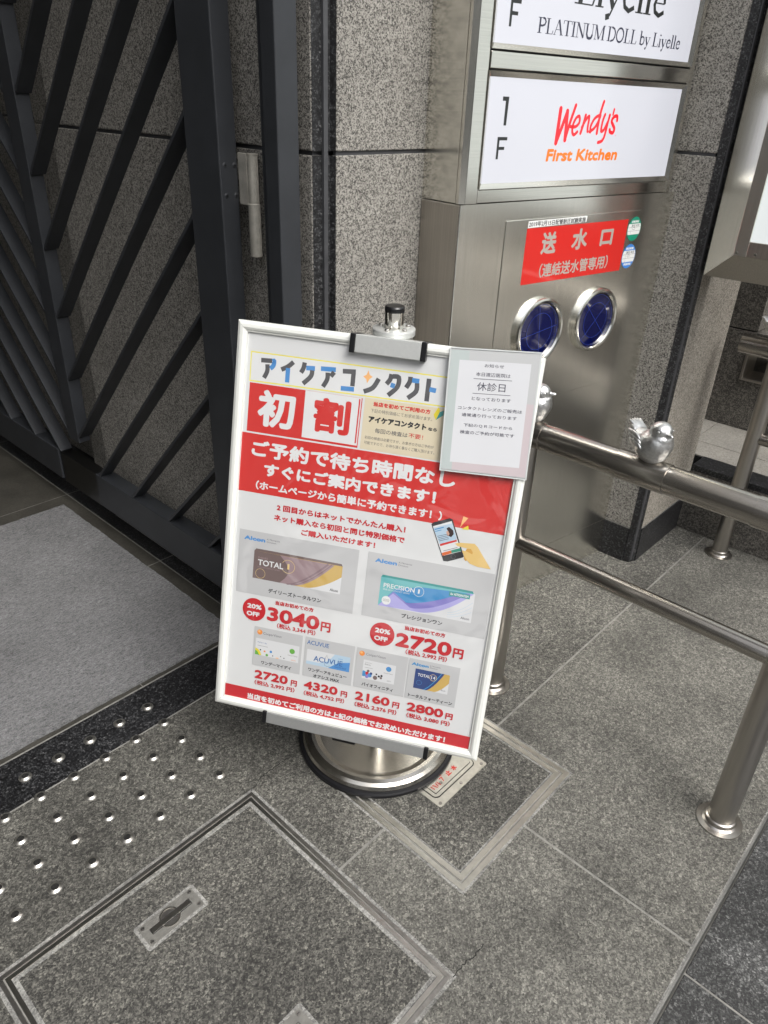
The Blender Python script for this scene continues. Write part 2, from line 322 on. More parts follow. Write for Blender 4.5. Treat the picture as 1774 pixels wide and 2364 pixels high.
def smooth_line(pts, k=4):
    out = []; P = [Vector(p) for p in pts]; n = len(P)
    for i in range(n - 1):
        p0, p1, p2, p3 = P[max(0, i - 1)], P[i], P[i + 1], P[min(n - 1, i + 2)]
        for j in range(k):
            t = j / k
            out.append(.5 * ((2 * p1) + (p2 - p0) * t + (2 * p0 - 5 * p1 + 4 * p2 - p3) * t * t + (3 * p1 - p0 - 3 * p2 + p3) * t ** 3))
    out.append(P[-1]); return [tuple(p) for p in out]
class Sheet:
    """2-D units are millimetres, y grows downwards when flip is True"""
    def __init__(s, O, X, Y, Nn, flip=True, lift=0.0002):
        s.mb = MB(); s.O = Vector(O); s.X = Vector(X) * .001; s.Y = Vector(Y) * (-.001 if flip else .001); s.N = Vector(Nn); s.z = lift; s.flip = flip
    def up(s, d=0.000003): s.z += d
    def p3(s, p, dz=0): return s.O + s.X * p[0] + s.Y * p[1] + s.N * (s.z + dz)
    def poly(s, pts, m):
        v = [s.p3(p) for p in pts]
        nn = (v[1] - v[0]).cross(v[2] - v[0])
        area = Vector((0, 0, 0))
        for i in range(len(v)): area += v[i].cross(v[(i + 1) % len(v)]) 
        if (area).dot(s.N) < 0: v = v[::-1]
        s.mb.face(v, m); s.up()
    def rect(s, u0, v0, u1, v1, m): s.poly([(u0, v0), (u1, v0), (u1, v1), (u0, v1)], m)
    def disc(s, cx, cy, r, m, ry=None, n=40):
        ry = r if ry is None else ry
        s.poly([(cx + r * math.cos(2 * math.pi * i / n), cy + ry * math.sin(2 * math.pi * i / n)) for i in range(n)], m)
    def ring(s, cx, cy, r, w, m, ry=None, a0=0, a1=360, n=48):
        ry = r if ry is None else ry
        s.line([(cx + r * math.cos(R(a0 + (a1 - a0) * i / n)), cy + ry * math.sin(R(a0 + (a1 - a0) * i / n))) for i in range(n + 1)], w, m)
    def line(s, pts, w, m, w2=None, curve=False, cap=False):
        if curve: pts = smooth_line(pts)
        for q in ribbon(pts, w, w2):
            v = [s.p3(p) for p in q]
            if (v[1] - v[0]).cross(v[2] - v[0]).dot(s.N) < 0: v = v[::-1]
            s.mb.face(v, m)
        s.up()
        if cap:
            for c, ww in ((pts[0], w), (pts[-1], w if w2 is None else w2)): s.disc(c[0], c[1], ww * .5, m, n=14)
    def text(s, t, u0, v0, u1, v1, m, bold=0.0, shear=0.0):
        """ink box of the whole string is fitted to u0..u1, v0..v1"""
        vs, fs = glyphs(t)
        xs = [a for a, b in vs]; ys = [b for a, b in vs]
        x0, x1, y0, y1 = min(xs), max(xs), min(ys), max(ys)
        lo, hi = (v1, v0) if s.flip else (min(v0, v1), max(v0, v1))
        u0 += bold; u1 -= bold; lo += (-bold if s.flip else bold); hi += (bold if s.flip else -bold)
        kx = (u1 - u0) / (x1 - x0); ky = (hi - lo) / (y1 - y0)
        dirs = [(0, 0)]
        if bold:
            nn = 8
            dirs += [(math.cos(2 * math.pi * i / nn) * bold, math.sin(2 * math.pi * i / nn) * bold) for i in range(nn)]
            if bold > 1.2: dirs += [(a * .5, b * .5) for a, b in dirs[1:]]
        for dx, dy in dirs:
            pts = [s.p3((u0 + (a - x0) * kx + dx + shear * (b - y0) * abs(ky), lo + (b - y0) * ky + dy)) for a, b in vs]
            s.mb.raw(pts, fs, m); s.up(0.0000015)
        s.up()
    def obj(s, name, parent=None): return s.mb.obj(name, parent)

SERIF = {}
def _sf():
    T, t, c = .13, .045, .095
    base = lambda x0, x1, y=0.0: (t, [(x0, y), (x1, y)])
    stem = lambda x, y0=0.0, y1=1.0: (T, [(x, y0), (x, y1)])
    SERIF.update({
        'P': (.68, [stem(.17), base(0, .36), base(0, .4, 1), (c, [(.38, 1), (.55, .95), (.63, .76), (.56, .56), (.38, .48), (.2, .48)])]),
        'L': (.64, [stem(.17), base(0, .55), base(0, .34, 1), (t, [(.55, 0), (.6, .24)])]),
        'A': (.80, [(t, [(.10, 0), (.38, 1)]), (T, [(.40, 1), (.68, 0)]), (t, [(.2, .34), (.56, .34)]), base(0, .2), base(.55, .82)]),
        'T': (.70, [stem(.35), base(.2, .5), (t, [(.02, 1), (.68, 1)]), (t, [(.02, 1), (.0, .78)]), (t, [(.68, 1), (.7, .78)])]),
        'I': (.38, [stem(.19), base(.03, .35), base(.03, .35, 1)]),
        'N': (.84, [(t, [(.14, 0), (.14, 1)]), (T, [(.15, 1), (.70, 0)]), (t, [(.72, 0), (.72, 1)]), base(.02, .26), base(0, .2, 1), base(.6, .84, 1)]),
        'U': (.80, [(T, [(.15, 1), (.15, .3), (.25, .05), (.42, 0), (.58, .06), (.66, .3)]), (t, [(.66, .3), (.66, 1)]), base(0, .3, 1), base(.54, .78, 1)]),
        'M': (.98, [(t, [(.13, 0), (.13, 1)]), (T, [(.14, 1), (.47, .02)]), (t, [(.47, .02), (.82, 1)]), stem(.84), base(.02, .25), base(0, .17, 1), base(.7, .98), base(.82, .98, 1)]),
        'D': (.80, [stem(.17), base(0, .38), base(0, .38, 1), (c, [(.36, 0), (.60, .10), (.72, .34), (.72, .66), (.60, .90), (.36, 1)])]),
        'O': (.82, [(c, [(.40 + .33 * math.cos(a), .5 + .5 * math.sin(a)) for a in [2 * math.pi * i / 20 for i in range(21)]])]),
        'b': (.56, [(T * .9, [(.12, .0), (.12, 1)]), base(0, .12, 1), (c * .8, [(.12, .08), (.27, .0), (.44, .10), (.49, .31), (.44, .52), (.30, .62), (.14, .52)])]),
        'y': (.54, [(T * .9, [(.08, .60), (.28, .02)]), (t, [(.48, .60), (.20, -.22)]), (T * .8, [(.2, -.22), (.08, -.27)]), base(0, .2, .6), base(.36, .54, .6)]),
        'i': (.28, [(T * .9, [(.13, 0), (.13, .6)]), base(0, .26), base(.02, .13, .6), (T, [(.13, .82), (.13, .93)])]),
        'e': (.50, [(t, [(.07, .36), (.42, .36)]), (c * .85, [(.42, .36), (.40, .54), (.26, .62), (.12, .52), (.07, .30), (.12, .10), (.27, .0), (.44, .12)])]),
        'l': (.28, [(T * .9, [(.13, 0), (.13, 1)]), base(0, .26), base(.02, .13, 1)]),
        ' ': (.26, [])})
_sf()
def serif(sh, s, u0, base_v, u1, cap, m):
    tot = sum(SERIF[c][0] for c in s); kx = (u1 - u0) / tot; x = u0
    for c in s:
        adv, st = SERIF[c]
        for w, pts in st:
            horiz = abs(pts[0][1] - pts[-1][1]) < 1e-6 and len(pts) == 2
            sh.line([(x + a * kx, base_v + b * cap * (-1 if sh.flip else 1)) for a, b in pts], w * (cap * .9 if horiz else kx * 1.0), m)
        x += adv * kx

# ================================================================== SETTING
def sheet_cells(mb, xs, ys, z, m, skip=lambda x, y: False, tone=None):
    for i in range(len(xs) - 1):
        for j in range(len(ys) - 1):
            cx_, cy_ = (xs[i] + xs[i + 1]) / 2, (ys[j] + ys[j + 1]) / 2
            if skip(cx_, cy_): continue
            mb.face([(xs[i], ys[j], z), (xs[i + 1], ys[j], z), (xs[i + 1], ys[j + 1], z), (xs[i], ys[j + 1], z)], tone(cx_, cy_) if tone else m)
# lower street paving and the wide ground
g = MB(); KX = 1.1415
g.box(-60, 60, -60, 6, -.16, -.096, 'asphalt')
struct(g.obj('ground'))
g = MB(); g_ = .0025
ylist = [-3.2 + .8 * k for k in range(4)] + [-.02 + .114 - .004]
ylist = [-1.3, -.5, .090]
xl = [KX + .8 * k for k in range(-4, 5)]
for i in range(len(xl) - 1):
    for j in range(len(ylist) - 1):
        g.box(xl[i] + g_, xl[i + 1] - g_, ylist[j] + g_, ylist[j + 1] - g_, -.095, -.085, 'street_stone')
g.box(xl[0], xl[-1], ylist[0], ylist[-1], -.094, -.0875, 'grout')
struct(g.obj('sidewalk', bevel=.0015, seg=1))
# raised paving in front of the entrance
H1 = (.105, .740, .427, 1.075); H2 = (.903, 1.370, .523, .990)
g = MB(); jw = .0030
JX, JY = 1.1470, .7600
xs = sorted([-4.0, H1[0], H1[1], H2[0], JX - jw, JX + jw, H2[1], 2.60, 2.6045, 2.90])
ys = sorted([.094, H1[2], H2[2], JY - jw, JY + jw, H2[3], H1[3], 1.443])
def skip(x, y):
    if H1[0] < x < H1[1] and H1[2] < y < H1[3]: return True
    if H2[0] < x < H2[1] and H2[2] < y < H2[3]: return True
    if abs(y - JY) < jw and x > H1[1]: return True
    if abs(x - JX) < jw and y < H2[2]: return True
    return False
sheet_cells(g, xs, ys, 0, 'basalt', skip, lambda x, y: 'basalt_shade' if (x < JX and y > H1[3]) or x < H1[0] else ('basalt_half_shade' if x < H2[0] and y > JY or (x > JX and y > JY) else 'basalt'))  # left and stud-zone cells take the tones with painted shade
g.box(-4, 2.9, .0945, 1.4425, -.060, -.0012, 'grout')
g.box(-4, 2.9, .0940, .0946, -.096, -.0001, 'worn_edge')
g.face([(-4, .0938, -.096), (2.9, .0938, -.096), (2.9, .0938, .0002), (-4, .0938, .0002)], 'worn_edge')
g.box(-4, 2.9, .0938, .0972, -.001, .0006, 'worn_edge')
def crack(pts, w):
    q = []
    for i in range(len(pts) - 1):
        a, b = Vector(pts[i]), Vector(pts[i + 1])
        for k in range(6):
            t = k / 6; q.append(a.lerp(b, t) + Vector((random.uniform(-.003, .003), random.uniform(-.003, .003))))
    q.append(Vector(pts[-1]))
    for i in range(len(q) - 1):
        dd = (q[i + 1] - q[i]).normalized(); nn = Vector((-dd.y, dd.x)) * w * random.uniform(.3, .7)
        g.face([(*(q[i] - nn), .0005), (*(q[i + 1] - nn), .0005), (*(q[i + 1] + nn), .0005), (*(q[i] + nn), .0005)], 'crack')
crack([(.742, .426), (.775, .424), (.81, .418), (.84, .4193)], .0016)
crack([(.742, 1.078), (.775, 1.09), (.80, 1.097), (.85, 1.094), (.89, 1.0926)], .0018)
struct(g.obj('paving'))
# black granite bands and entrance tiles
g = MB()
sheet_cells(g, [-4, 1.156], [1.4475, 1.603], 0, 'black_stone')
for a, b in ((1.4475, 2.1590), (2.1635, 2.8915), (2.896, 3.62), (3.6245, 6)):
    sheet_cells(g, [1.1605, 1.62], [a, b], 0, 'black_stone')
g.box(-4, 1.62, 1.4430, 6, -.05, -.0015, 'grout')
g.box(-4, 1.0, 1.4436, 1.4470, -.01, .0006, 'grout')
struct(g.obj('stone_band'))
g = MB()
tx = [-4, -2.9, -2.17, -1.44, -.71, .02, .75, 1.156]
ty = [1.606, 2.159, 2.8915, 3.624, 4.35, 6]
for i in range(len(tx) - 1):
    for j in range(len(ty) - 1):
        g.face([(tx[i] + (.0025 if i else 0), ty[j] + .0022, .0004), (tx[i + 1], ty[j] + .0022, .0004), (tx[i + 1], ty[j + 1] - .0022, .0004), (tx[i] + (.0025 if i else 0), ty[j + 1] - .0022, .0004)], 'tile')
struct(g.obj('entrance_floor'))
# landing on the right
g = MB()
g.box(2.985, 6.0, -3, 1.02, .20, .286, 'grout_dark')
lx = [2.985, 3.139, 3.50, 4.1, 4.7, 5.3]; 
for i in range(5):
    for yy in (-2.4, -1.8, -1.2, -.6, 0.0, .39, .99):
        off = 0 if i % 2 == 0 else .0
        g.box(lx[i] + .0018, lx[i + 1] - .0018, yy - .6 + .0018, min(yy, 1.02) - .0018, .2, .291, 'light_tile')
g.box(2.985, 3.5, .9918, 1.3, .2, .291, 'light_tile')
struct(g.obj('landing'))

# ================================================================== WALLS
def wall(name, boxes, label, cat='wall', bevel=.003):
    mb = MB()
    for b in boxes: mb.box(*b)
    return tag(mb.obj(name, bevel=bevel), label, cat)
ZJ, jh, ZT = 1.439, .0045, 3.14
# granite wall behind the gate, with its return into the shutter pocket
gw = empty('granite_wall', (1.3, 2.0, 0), 'speckled granite wall in shade behind the black slatted gate', 'wall')
mb = MB()
for z0, z1 in ((0, ZJ - jh), (ZJ + jh, ZT)):
    mb.box(1.215 - 1.3, .4, 1.345 - 2.0, 2.587 - 2.0, z0, z1, 'granite')
    mb.box(1.42 - 1.3, .7, 2.802 - 2.0, 4.0, z0, z1, 'granite')
    mb.box(1.262 - 1.3, .4, 2.59 - 2.0, 2.80 - 2.0, z0, z1, 'granite')
mb.obj('stone_slab', gw, bevel=.003)
mb = MB(); mb.box(1.222 - 1.3, .39, -.65, .58, ZJ - .006, ZJ + .006, 'sealant'); mb.box(1.43 - 1.3, .6, .805, 3.9, ZJ - .006, ZJ + .006, 'sealant'); mb.obj('joint', gw)
# pillar face towards the street between gate and pylon
pl = empty('granite_pillar', (1.5, 1.5, 0), 'pale speckled granite pillar between the gate frame and the steel pylon', 'pillar')
mb = MB()
for z0, z1 in ((0, ZJ - jh), (ZJ + jh, ZT)):
    mb.box(1.268 - 1.5, 2.445 - 1.5, 1.320 - 1.5, 1.34 - 1.5, z0, z1, 'granite')
mb.obj('front_slab', pl, bevel=.002)
mb = MB()
for z0, z1 in ((0, ZJ - jh), (ZJ + jh, ZT)):
    mb.prism([(1.2165 - 1.5, 1.3440 - 1.5), (1.238 - 1.5, 1.3405 - 1.5), (1.262 - 1.5, 1.335 - 1.5), (1.2670 - 1.5, 1.3215 - 1.5), (1.2665 - 1.5, 1.3442 - 1.5)][:4] + [(1.2665 - 1.5, 1.3442 - 1.5)], z0, z1, 'black_stone')
mb.obj('corner_strip', pl)
mb = MB(); mb.box(1.2415 - 1.5, 1.2540 - 1.5, 1.3330 - 1.5, 1.3400 - 1.5, 0, ZT - .01, 'sealant')
mb.box(1.271 - 1.5, 2.43 - 1.5, 1.3255 - 1.5, 1.335 - 1.5, ZJ - .0065, ZJ + .0065, 'sealant'); mb.obj('joint', pl)
# right pillar
X2, Y3 = 2.445, .885
rp = empty('granite_pillar', (2.65, 1.1, 0), 'granite corner pillar with black plinth to the right of the steel pylon', 'pillar')
ox, oy = 2.65, 1.1
mb = MB()
for z0, z1 in ((.150, ZJ - jh), (ZJ + jh, ZT)):
    mb.box(X2 - ox, 2.7 - ox, .919 - oy, 1.345 - oy, z0, z1, 'granite')
    if z0 < 1: mb.box(2.478 - ox, 2.868 - ox, Y3 - oy, 1.345 - oy, z0, 3.0, 'granite_flame')
mb.obj('stone_slab', rp, bevel=.003)
mb = MB(); mb.prism([(X2 + .001 - ox, .918 - oy), (2.4525 - ox, .8965 - oy), (2.4775 - ox, Y3 + .001 - oy), (2.4775 - ox, .918 - oy)], 0, ZT, 'black_stone')
mb.obj('corner_strip', rp)
mb = MB(); mb.box(X2 - .003 - ox, X2 + .02 - ox, .9205 - oy, 1.34 - oy, 0, .1455, 'black_stone'); mb.box(2.4795 - ox, 2.8665 - ox, Y3 - .003 - oy, Y3 + .02 - oy, 0, .1455, 'black_stone')
mb.obj('plinth', rp, bevel=.0015)
mb = MB(); mb.box(X2 + .006 - ox, 2.6 - ox, .925 - oy, 1.34 - oy, ZJ - .006, ZJ + .006, 'sealant'); mb.box(X2 + .001 - ox, X2 + .02 - ox, .9205 - oy, 1.34 - oy, .1455, .1500, 'grout'); mb.box(2.4795 - ox, 2.8665 - ox, Y3 + .0005 - oy, Y3 + .02 - oy, .1455, .1500, 'grout')
mb.prism([(2.452 - ox, .9050 - oy), (2.4555 - ox, .8925 - oy), (2.463 - ox, .8900 - oy), (2.46 - ox, .91 - oy)], 0.01, ZT, 'sealant')
mb.obj('joint', rp)
# low retaining wall, its coping
lw = empty('retaining_wall', (2.92, -.5, 0), 'low dark granite wall with polished coping beside the far handrail', 'wall')
mb = MB(); mb.box(-.05, .06, -2.5, 1.384, 0, .268, 'granite_dark'); mb.obj('wall_face', lw, bevel=.002)
mb = MB(); mb.box(-.052, .0645, -2.5, 1.3835, .2685, .295, 'black_stone'); mb.obj('coping', lw, bevel=.003)
bw = empty('granite_wall', (3.5, .2, .29), 'dark polished granite wall with a small framed opening behind the landing', 'wall')
mb = MB()
OY0, OY1, OZ0, OZ1 = .70, .9526, .514, .640
mb.box(-.085, .3, .931 - .2, 2.2, .7315 - .29, 3, 'granite_dark')
mb.box(-.085, .3, OY1 - .2, 2.2, 0.001, .7255 - .29, 'granite_dark'); mb.box(-.085, .3, -.9, OY0 - .2, 0.001, .7255 - .29, 'granite_dark')
mb.box(-.0848, .3, OY0 - .1998, OY1 - .2002, 0.001, OZ0 - .29, 'granite_dark'); mb.box(-.0848, .3, OY0 - .1998, OY1 - .2002, OZ1 - .29, .7253 - .29, 'granite_dark')
mb.obj('stone_slab', bw, bevel=.002)
mb = MB()
mb.box(-.092, .05, OY1 - .2 - .012, OY1 - .2, OZ0 - .29, OZ1 - .29, 'steel_dark'); mb.box(-.092, .05, OY0 - .2, OY1 - .2 - .012, OZ0 - .29, OZ0 - .278, 'steel_dark'); mb.box(-.092, .05, OY0 - .2, OY1 - .2 - .0125, OZ1 - .302, OZ1 - .29, 'steel_dark')
mb.obj('opening_frame', bw, bevel=.002)
tag((lambda b: (b.box(4.3, 4.5, -3, 1.5, .292, 3, 'granite_flame'), b.obj('granite_wall', bevel=.003))[1])(MB()), 'pale granite wall seen far right beyond the dark wall', 'wall')

# ================================================================== GATE
XG = 1.12
gt = empty('metal_gate', (XG, 2.63, 0), 'dark metal gate with slanted slats fanning out from a centre bar', 'gate')
def L(o): return lambda x, y, z=None: (x - o[0], y - o[1])
GX, GY = XG, 2.63
mb = MB(); mb.box(0, .052, 1.559 - GY, 1.690 - GY, .10, 2.5, 'gate'); mb.obj('post', gt, bevel=.003)
mb = MB(); mb.box(0, .052, 3.70 - GY, 3.83 - GY, .10, 2.5, 'gate'); mb.obj('post', gt, bevel=.003)
mb = MB(); mb.box(0, .046, 2.588 - GY, 2.672 - GY, .355, 2.45, 'gate'); mb.obj('centre_bar', gt, bevel=.0015)
mb = MB(); mb.box(-.001, .06, 1.691 - GY, 2.493 - GY, .125, .2585, 'gate'); mb.box(-.001, .06, 2.800 - GY, 3.699 - GY, .125, .2585, 'gate'); mb.obj('bottom_rail', gt, bevel=.002)
mb = MB(); mb.box(.006, .055, 2.4935 - GY, 2.7995 - GY, .115, .250, 'gate_black'); mb.obj('inner_rail', gt, bevel=.001)
mb = MB(); mb.box(0, .052, 1.691 - GY, 3.699 - GY, 2.42, 2.5, 'gate'); mb.obj('top_rail', gt)
def slat(y0, z0, y1, z1, sgn):
    t = .0095; k = math.sqrt(.5)
    m_ = MB(); dy, dz = (y1 - y0), (z1 - z0); Ls = math.hypot(dy, dz); ny, nz = -dz / Ls * t, dy / Ls * t
    if nz > 0: ny, nz = -ny, -nz
    q = [(y0, z0), (y1, z1), (y1 + ny, z1 + nz), (y0 + ny, z0 + nz)]
    v = [(.0015, a - GY, b) for a, b in q] + [(.0505, a - GY, b) for a, b in q]
    m_.raw(v, [(0, 1, 2, 3), (7, 6, 5, 4), (0, 4, 5, 1), (1, 5, 6, 2), (2, 6, 7, 3), (3, 7, 4, 0)], 'gate')
    m_.obj('slat', gt)
for k in range(9):                       # right-hand slats rising from the centre bar to the hinge post
    z0 = .386 + .2295 * k; L_ = min(.897, 2.415 - z0)
    if L_ < .1: continue
    slat(2.587, z0, 2.587 - L_, z0 + L_, 1)
for yb in (2.471, 2.2365, 2.0035, 1.772):
    L_ = yb - 1.6905; slat(yb, .2585, yb - L_, .2585 + L_, 1)
for k in range(9):                       # left-hand slats, mirrored
    z0 = .386 + .2295 * k; L_ = min(1.02, 2.415 - z0)
    if L_ < .1: continue
    slat(2.673, z0, 2.673 + L_, z0 + L_, -1)
for yb in (2.776, 3.005, 3.240, 3.47):
    L_ = 3.698 - yb; slat(yb, .2585, yb + L_, .2585 + L_, -1)
mb = MB()                                # hinge: two knuckles, one leaf
hx, hy = 1.185 - XG, 1.519 - GY
mb.lathe([(.002, 0), (.0135, 0), (.0145, .002), (.0145, .121), (.0125, .123), (.0125, .126), (.0130, .127), (.0130, .226), (.0138, .228), (.0138, .231), (.002, .232)][::-1], 'hinge_steel', (hx, hy, 1.197), n=32)
hb = mb.obj('hinge', gt, merge=False)
mb = MB(); mb.box(hx - .012, hx - .005, hy + .008, 1.5585 - GY, 1.315, 1.428, 'hinge_steel'); o = mb.obj('hinge_leaf', hb, bevel=.001)
for (xx, zz) in ((1.1354, 1.4013), (1.1632, 1.4006), (1.1354, 1.3353), (1.1633, 1.3346)):
    mb = MB(); mb.lathe([(.0001, .0016), (.003, .0016), (.0068, 0)], 'gate', (xx - XG, 1.559 - GY, zz), (0, -1, 0), 20)
    for a in (0, 1): mb.box(xx - XG - (.0035 if a else .0006), xx - XG + (.0035 if a else .0006), 1.559 - .0020 - GY, 1.559 - .0017 - GY, zz - (.0006 if a else .0035), zz + (.0006 if a else .0035), 'gate_black')
    mb.obj('screw', gt)
# fixed frame post beside it
fp = empty('gate_frame', (1.15, 1.38, 0), 'dark fixed steel frame post beside the hinge of the slatted gate', 'frame')
mb = MB(); mb.box(-.03, .030, -.034, .012, 0, 2.9, 'gate'); mb.obj('post', fp, bevel=.0025)
mb = MB(); mb.box(-.016, .030, .0125, .038, 0, 2.9, 'gate'); mb.obj('door_stop', fp, bevel=.001)
# ================================================================== ENTRANCE MAT, STUDS
mb = MB(); nx, ny = 90, 60; x0, x1, y0, y1 = -.9, 1.100, 1.622, 2.803
def mp(i, j):
    x = x0 + (x1 - x0) * i / nx; y = y0 + (y1 - y0) * j / ny
    e = random.Random(i * 131 + j * 17)
    if i in (0, nx) or j in (0, ny): x += e.uniform(-.0018, .0018); y += e.uniform(-.0018, .0018)
    return x, y
for i in range(nx):
    for j in range(ny):
        mb.face([(*mp(i, j), .0085), (*mp(i + 1, j), .0085), (*mp(i + 1, j + 1), .0085), (*mp(i, j + 1), .0085)], 'mat', True)
for i in range(nx):
    mb.face([(*mp(i, 0), .001), (*mp(i + 1, 0), .001), (*mp(i + 1, 0), .0085), (*mp(i, 0), .0085)], 'mat'); mb.face([(*mp(i + 1, ny), .001), (*mp(i, ny), .001), (*mp(i, ny), .0085), (*mp(i + 1, ny), .0085)], 'mat')
for j in range(ny):
    mb.face([(*mp(nx, j), .001), (*mp(nx, j + 1), .001), (*mp(nx, j + 1), .0085), (*mp(nx, j), .0085)], 'mat'); mb.face([(*mp(0, j + 1), .001), (*mp(0, j), .001), (*mp(0, j), .0085), (*mp(0, j + 1), .0085)], 'mat')
tag(mb.obj('door_mat'), 'large grey carpet mat lying in the entrance', 'mat')
def seen(x, y, z, mgx=.03):
    p = mw.inverted() @ Vector((x, y, z)); u = -p.x / p.z * 1690 / 1774 ; v = p.y / p.z * 1690 / 2364
    return abs(u) < .5 + mgx and abs(v) < .5 + mgx and p.z < 0
sm_ = MB(); sm_.lathe([(.0165, 0), (.0162, .0009), (.0142, .0012), (.0132, .0017), (.0084, .0052)], 'stud', n=36)
sm_.lathe([(.0084, .0052), (.0001, .0053)], 'stud_top', n=36, smooth=False)
st0 = None; n_st = 0
for j in range(5):
    for k in range(12):
        x = .7155 - .0880 * k; y = 1.5235 - .0863 * j
        if not seen(x, y, 0): continue
        if st0 is None: o = st0 = sm_.obj('tactile_stud')
        else: o = st0.copy(); col.objects.link(o)
        o.location = (x, y, .0002); o.rotation_euler = (0, 0, random.uniform(0, 6)); n_st += 1
        tag(o, 'round stainless tactile stud set in the paving between mat and big hatch', 'stud', 'tactile studs in the paving')

# ================================================================== FLOOR HATCHES
def frame_strip(mb, r, w, z, m):
    x0, x1, y0, y1 = r
    z0 = z - .006
    for a in (((x0, y0), (x1, y0), (x1 - w, y0 + w), (x0 + w, y0 + w)), ((x1, y0), (x1, y1), (x1 - w, y1 - w), (x1 - w, y0 + w)),
              ((x1, y1), (x0, y1), (x0 + w, y1 - w), (x1 - w, y1 - w)), ((x0, y1), (x0, y0), (x0 + w, y0 + w), (x0 + w, y1 - w))):
        c = Vector((sum(p[0] for p in a) / 4, sum(p[1] for p in a) / 4))
        a2 = [tuple(Vector(p) + (c - Vector(p)).normalized() * .0002) for p in a]
        mb.prism(a2, z0, z, m)
def inset(r, d): return (r[0] + d, r[1] - d, r[2] + d, r[3] - d)
def hatch(r, label, w1, slot, w2, edge, m1, m2):
    cx_, cy_ = (r[0] + r[1]) / 2, (r[2] + r[3]) / 2
    e = empty('floor_hatch', (cx_, cy_, 0), label, 'hatch')
    rr = (r[0] - cx_, r[1] - cx_, r[2] - cy_, r[3] - cy_)
    mb = MB(); frame_strip(mb, rr, w1, .0016, m1); mb.obj('outer_frame', e, bevel=.0007, seg=1)
    r2 = inset(rr, w1 + slot); mb = MB(); frame_strip(mb, r2, w2, .0014, m2); mb.obj('inner_frame', e, bevel=.0007, seg=1)
    mb = MB(); s_ = inset(rr, w1 - .001); mb.box(s_[0], s_[1], s_[2], s_[3], -.03, -.0055, 'grout_dark')
    r3 = inset(r2, w2); q = inset(r3, edge)
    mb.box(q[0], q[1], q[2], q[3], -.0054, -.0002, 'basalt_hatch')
    x0, x1, y0, y1 = r3; a0, a1, b0, b1 = q
    for P in ([(x0, y0), (x1, y0), (a1, b0), (a0, b0)], [(x1, y0), (x1, y1), (a1, b1), (a1, b0)], [(x1, y1), (x0, y1), (a0, b1), (a1, b1)], [(x0, y1), (x0, y0), (a0, b0), (a0, b1)]):
        mb.face([(*p, -.0004) for p in P], 'worn_edge')
    mb.obj('infill', e)
    return e, cx_, cy_
h1, hx1, hy1 = hatch(H1, 'large square stone hatch in the foreground with two recessed pull handles', .008, .0035, .0085, .010, 'trim_dark', 'trim')
h2, hx2, hy2 = hatch(H2, 'smaller steel-framed stone hatch under the sign with a lettered valve cover', .0125, .0055, .0130, .006, 'trim', 'trim')
# worn stone beside the outer frames
mb = MB()
def border(r, d, cx_, cy_):
    x0, x1, y0, y1 = r[0] - cx_, r[1] - cx_, r[2] - cy_, r[3] - cy_
    a0, a1, b0, b1 = x0 - d, x1 + d, y0 - d, y1 + d
    for P in ([(a0, b0), (a1, b0), (x1, y0), (x0, y0)], [(a1, b0), (a1, b1), (x1, y1), (x1, y0)], [(a1, b1), (a0, b1), (x0, y1), (x1, y1)], [(a0, b1), (a0, b0), (x0, y0), (x0, y1)]):
        mb.face([(*p, .0004) for p in P], 'worn_edge')
border(H1, .008, hx1, hy1); mb.obj('mortar_edge', h1)
mb = MB(); border(H2, .006, hx2, hy2); mb.obj('mortar_edge', h2)
def handle_plate(cx_, cy_, par, px, py):
    x0, y0 = cx_ - px, cy_ - py
    mb = MB(); w, d, c = .0735, .033, .004
    mb.prism([(x0 - w + c, y0 - d), (x0 + w - c, y0 - d), (x0 + w, y0 - d + c), (x0 + w, y0 + d - c), (x0 + w - c, y0 + d), (x0 - w + c, y0 + d), (x0 - w, y0 + d - c), (x0 - w, y0 - d + c)], -.0005, .0010, 'worn_edge')
    w, d = .066, .0265
    mb.prism([(x0 - w, y0 - d), (x0 + w, y0 - d), (x0 + w, y0 + d), (x0 - w, y0 + d)], .0011, .0020, 'plate')
    p = mb.obj('handle_plate', par, bevel=.0006, seg=1)
    mb = MB(); mb.box(x0 - .049, x0 + .048, y0 - .0075, y0 + .0075, .0021, .0024, 'grout_dark'); mb.box(x0 - .0475, x0 + .0465, y0 - .006, y0 + .006, .0025, .0042, 'trim')
    mb.lathe([(.0200, .0022), (.0001, .00225)], 'trim_dark', (x0 - .003, y0 + .001, 0), n=40, smooth=False); mb.lathe([(.0225, .0021), (.0220, .0036), (.0195, .0036), (.0190, .0021)], 'trim', (x0 - .003, y0 + .001, 0), n=40); mb.obj('pull_ring', p, bevel=.0004, seg=1)
    for sx in (-1, 1):
        for sy in (-1, 1):
            m_ = MB(); m_.lathe([(.0045, .0021), (.0042, .0028), (.0001, .0029)], 'trim_dark', (x0 + sx * .058, y0 + sy * .019, 0), n=20); m_.box(x0 + sx * .058 - .003, x0 + sx * .058 + .003, y0 + sy * .019 - .0005, y0 + sy * .019 + .0005, .0029, .0031, 'grout_dark'); m_.obj('screw', p)
handle_plate(.4170, .9395, h1, hx1, hy1)
handle_plate(.4210, .5790, h1, hx1, hy1)
def rrect(x0, x1, y0, y1, r, n=5):
    pts = []
    for (cx_, cy_, a) in ((x1 - r, y0 + r, -90), (x1 - r, y1 - r, 0), (x0 + r, y1 - r, 90), (x0 + r, y0 + r, 180)):
        pts += [(cx_ + r * math.cos(R(a + 90 * i / n)), cy_ + r * math.sin(R(a + 90 * i / n))) for i in range(n + 1)]
    return pts
mb = MB(); f2 = lambda pts: [(x - hx2, y - hy2) for x, y in pts]
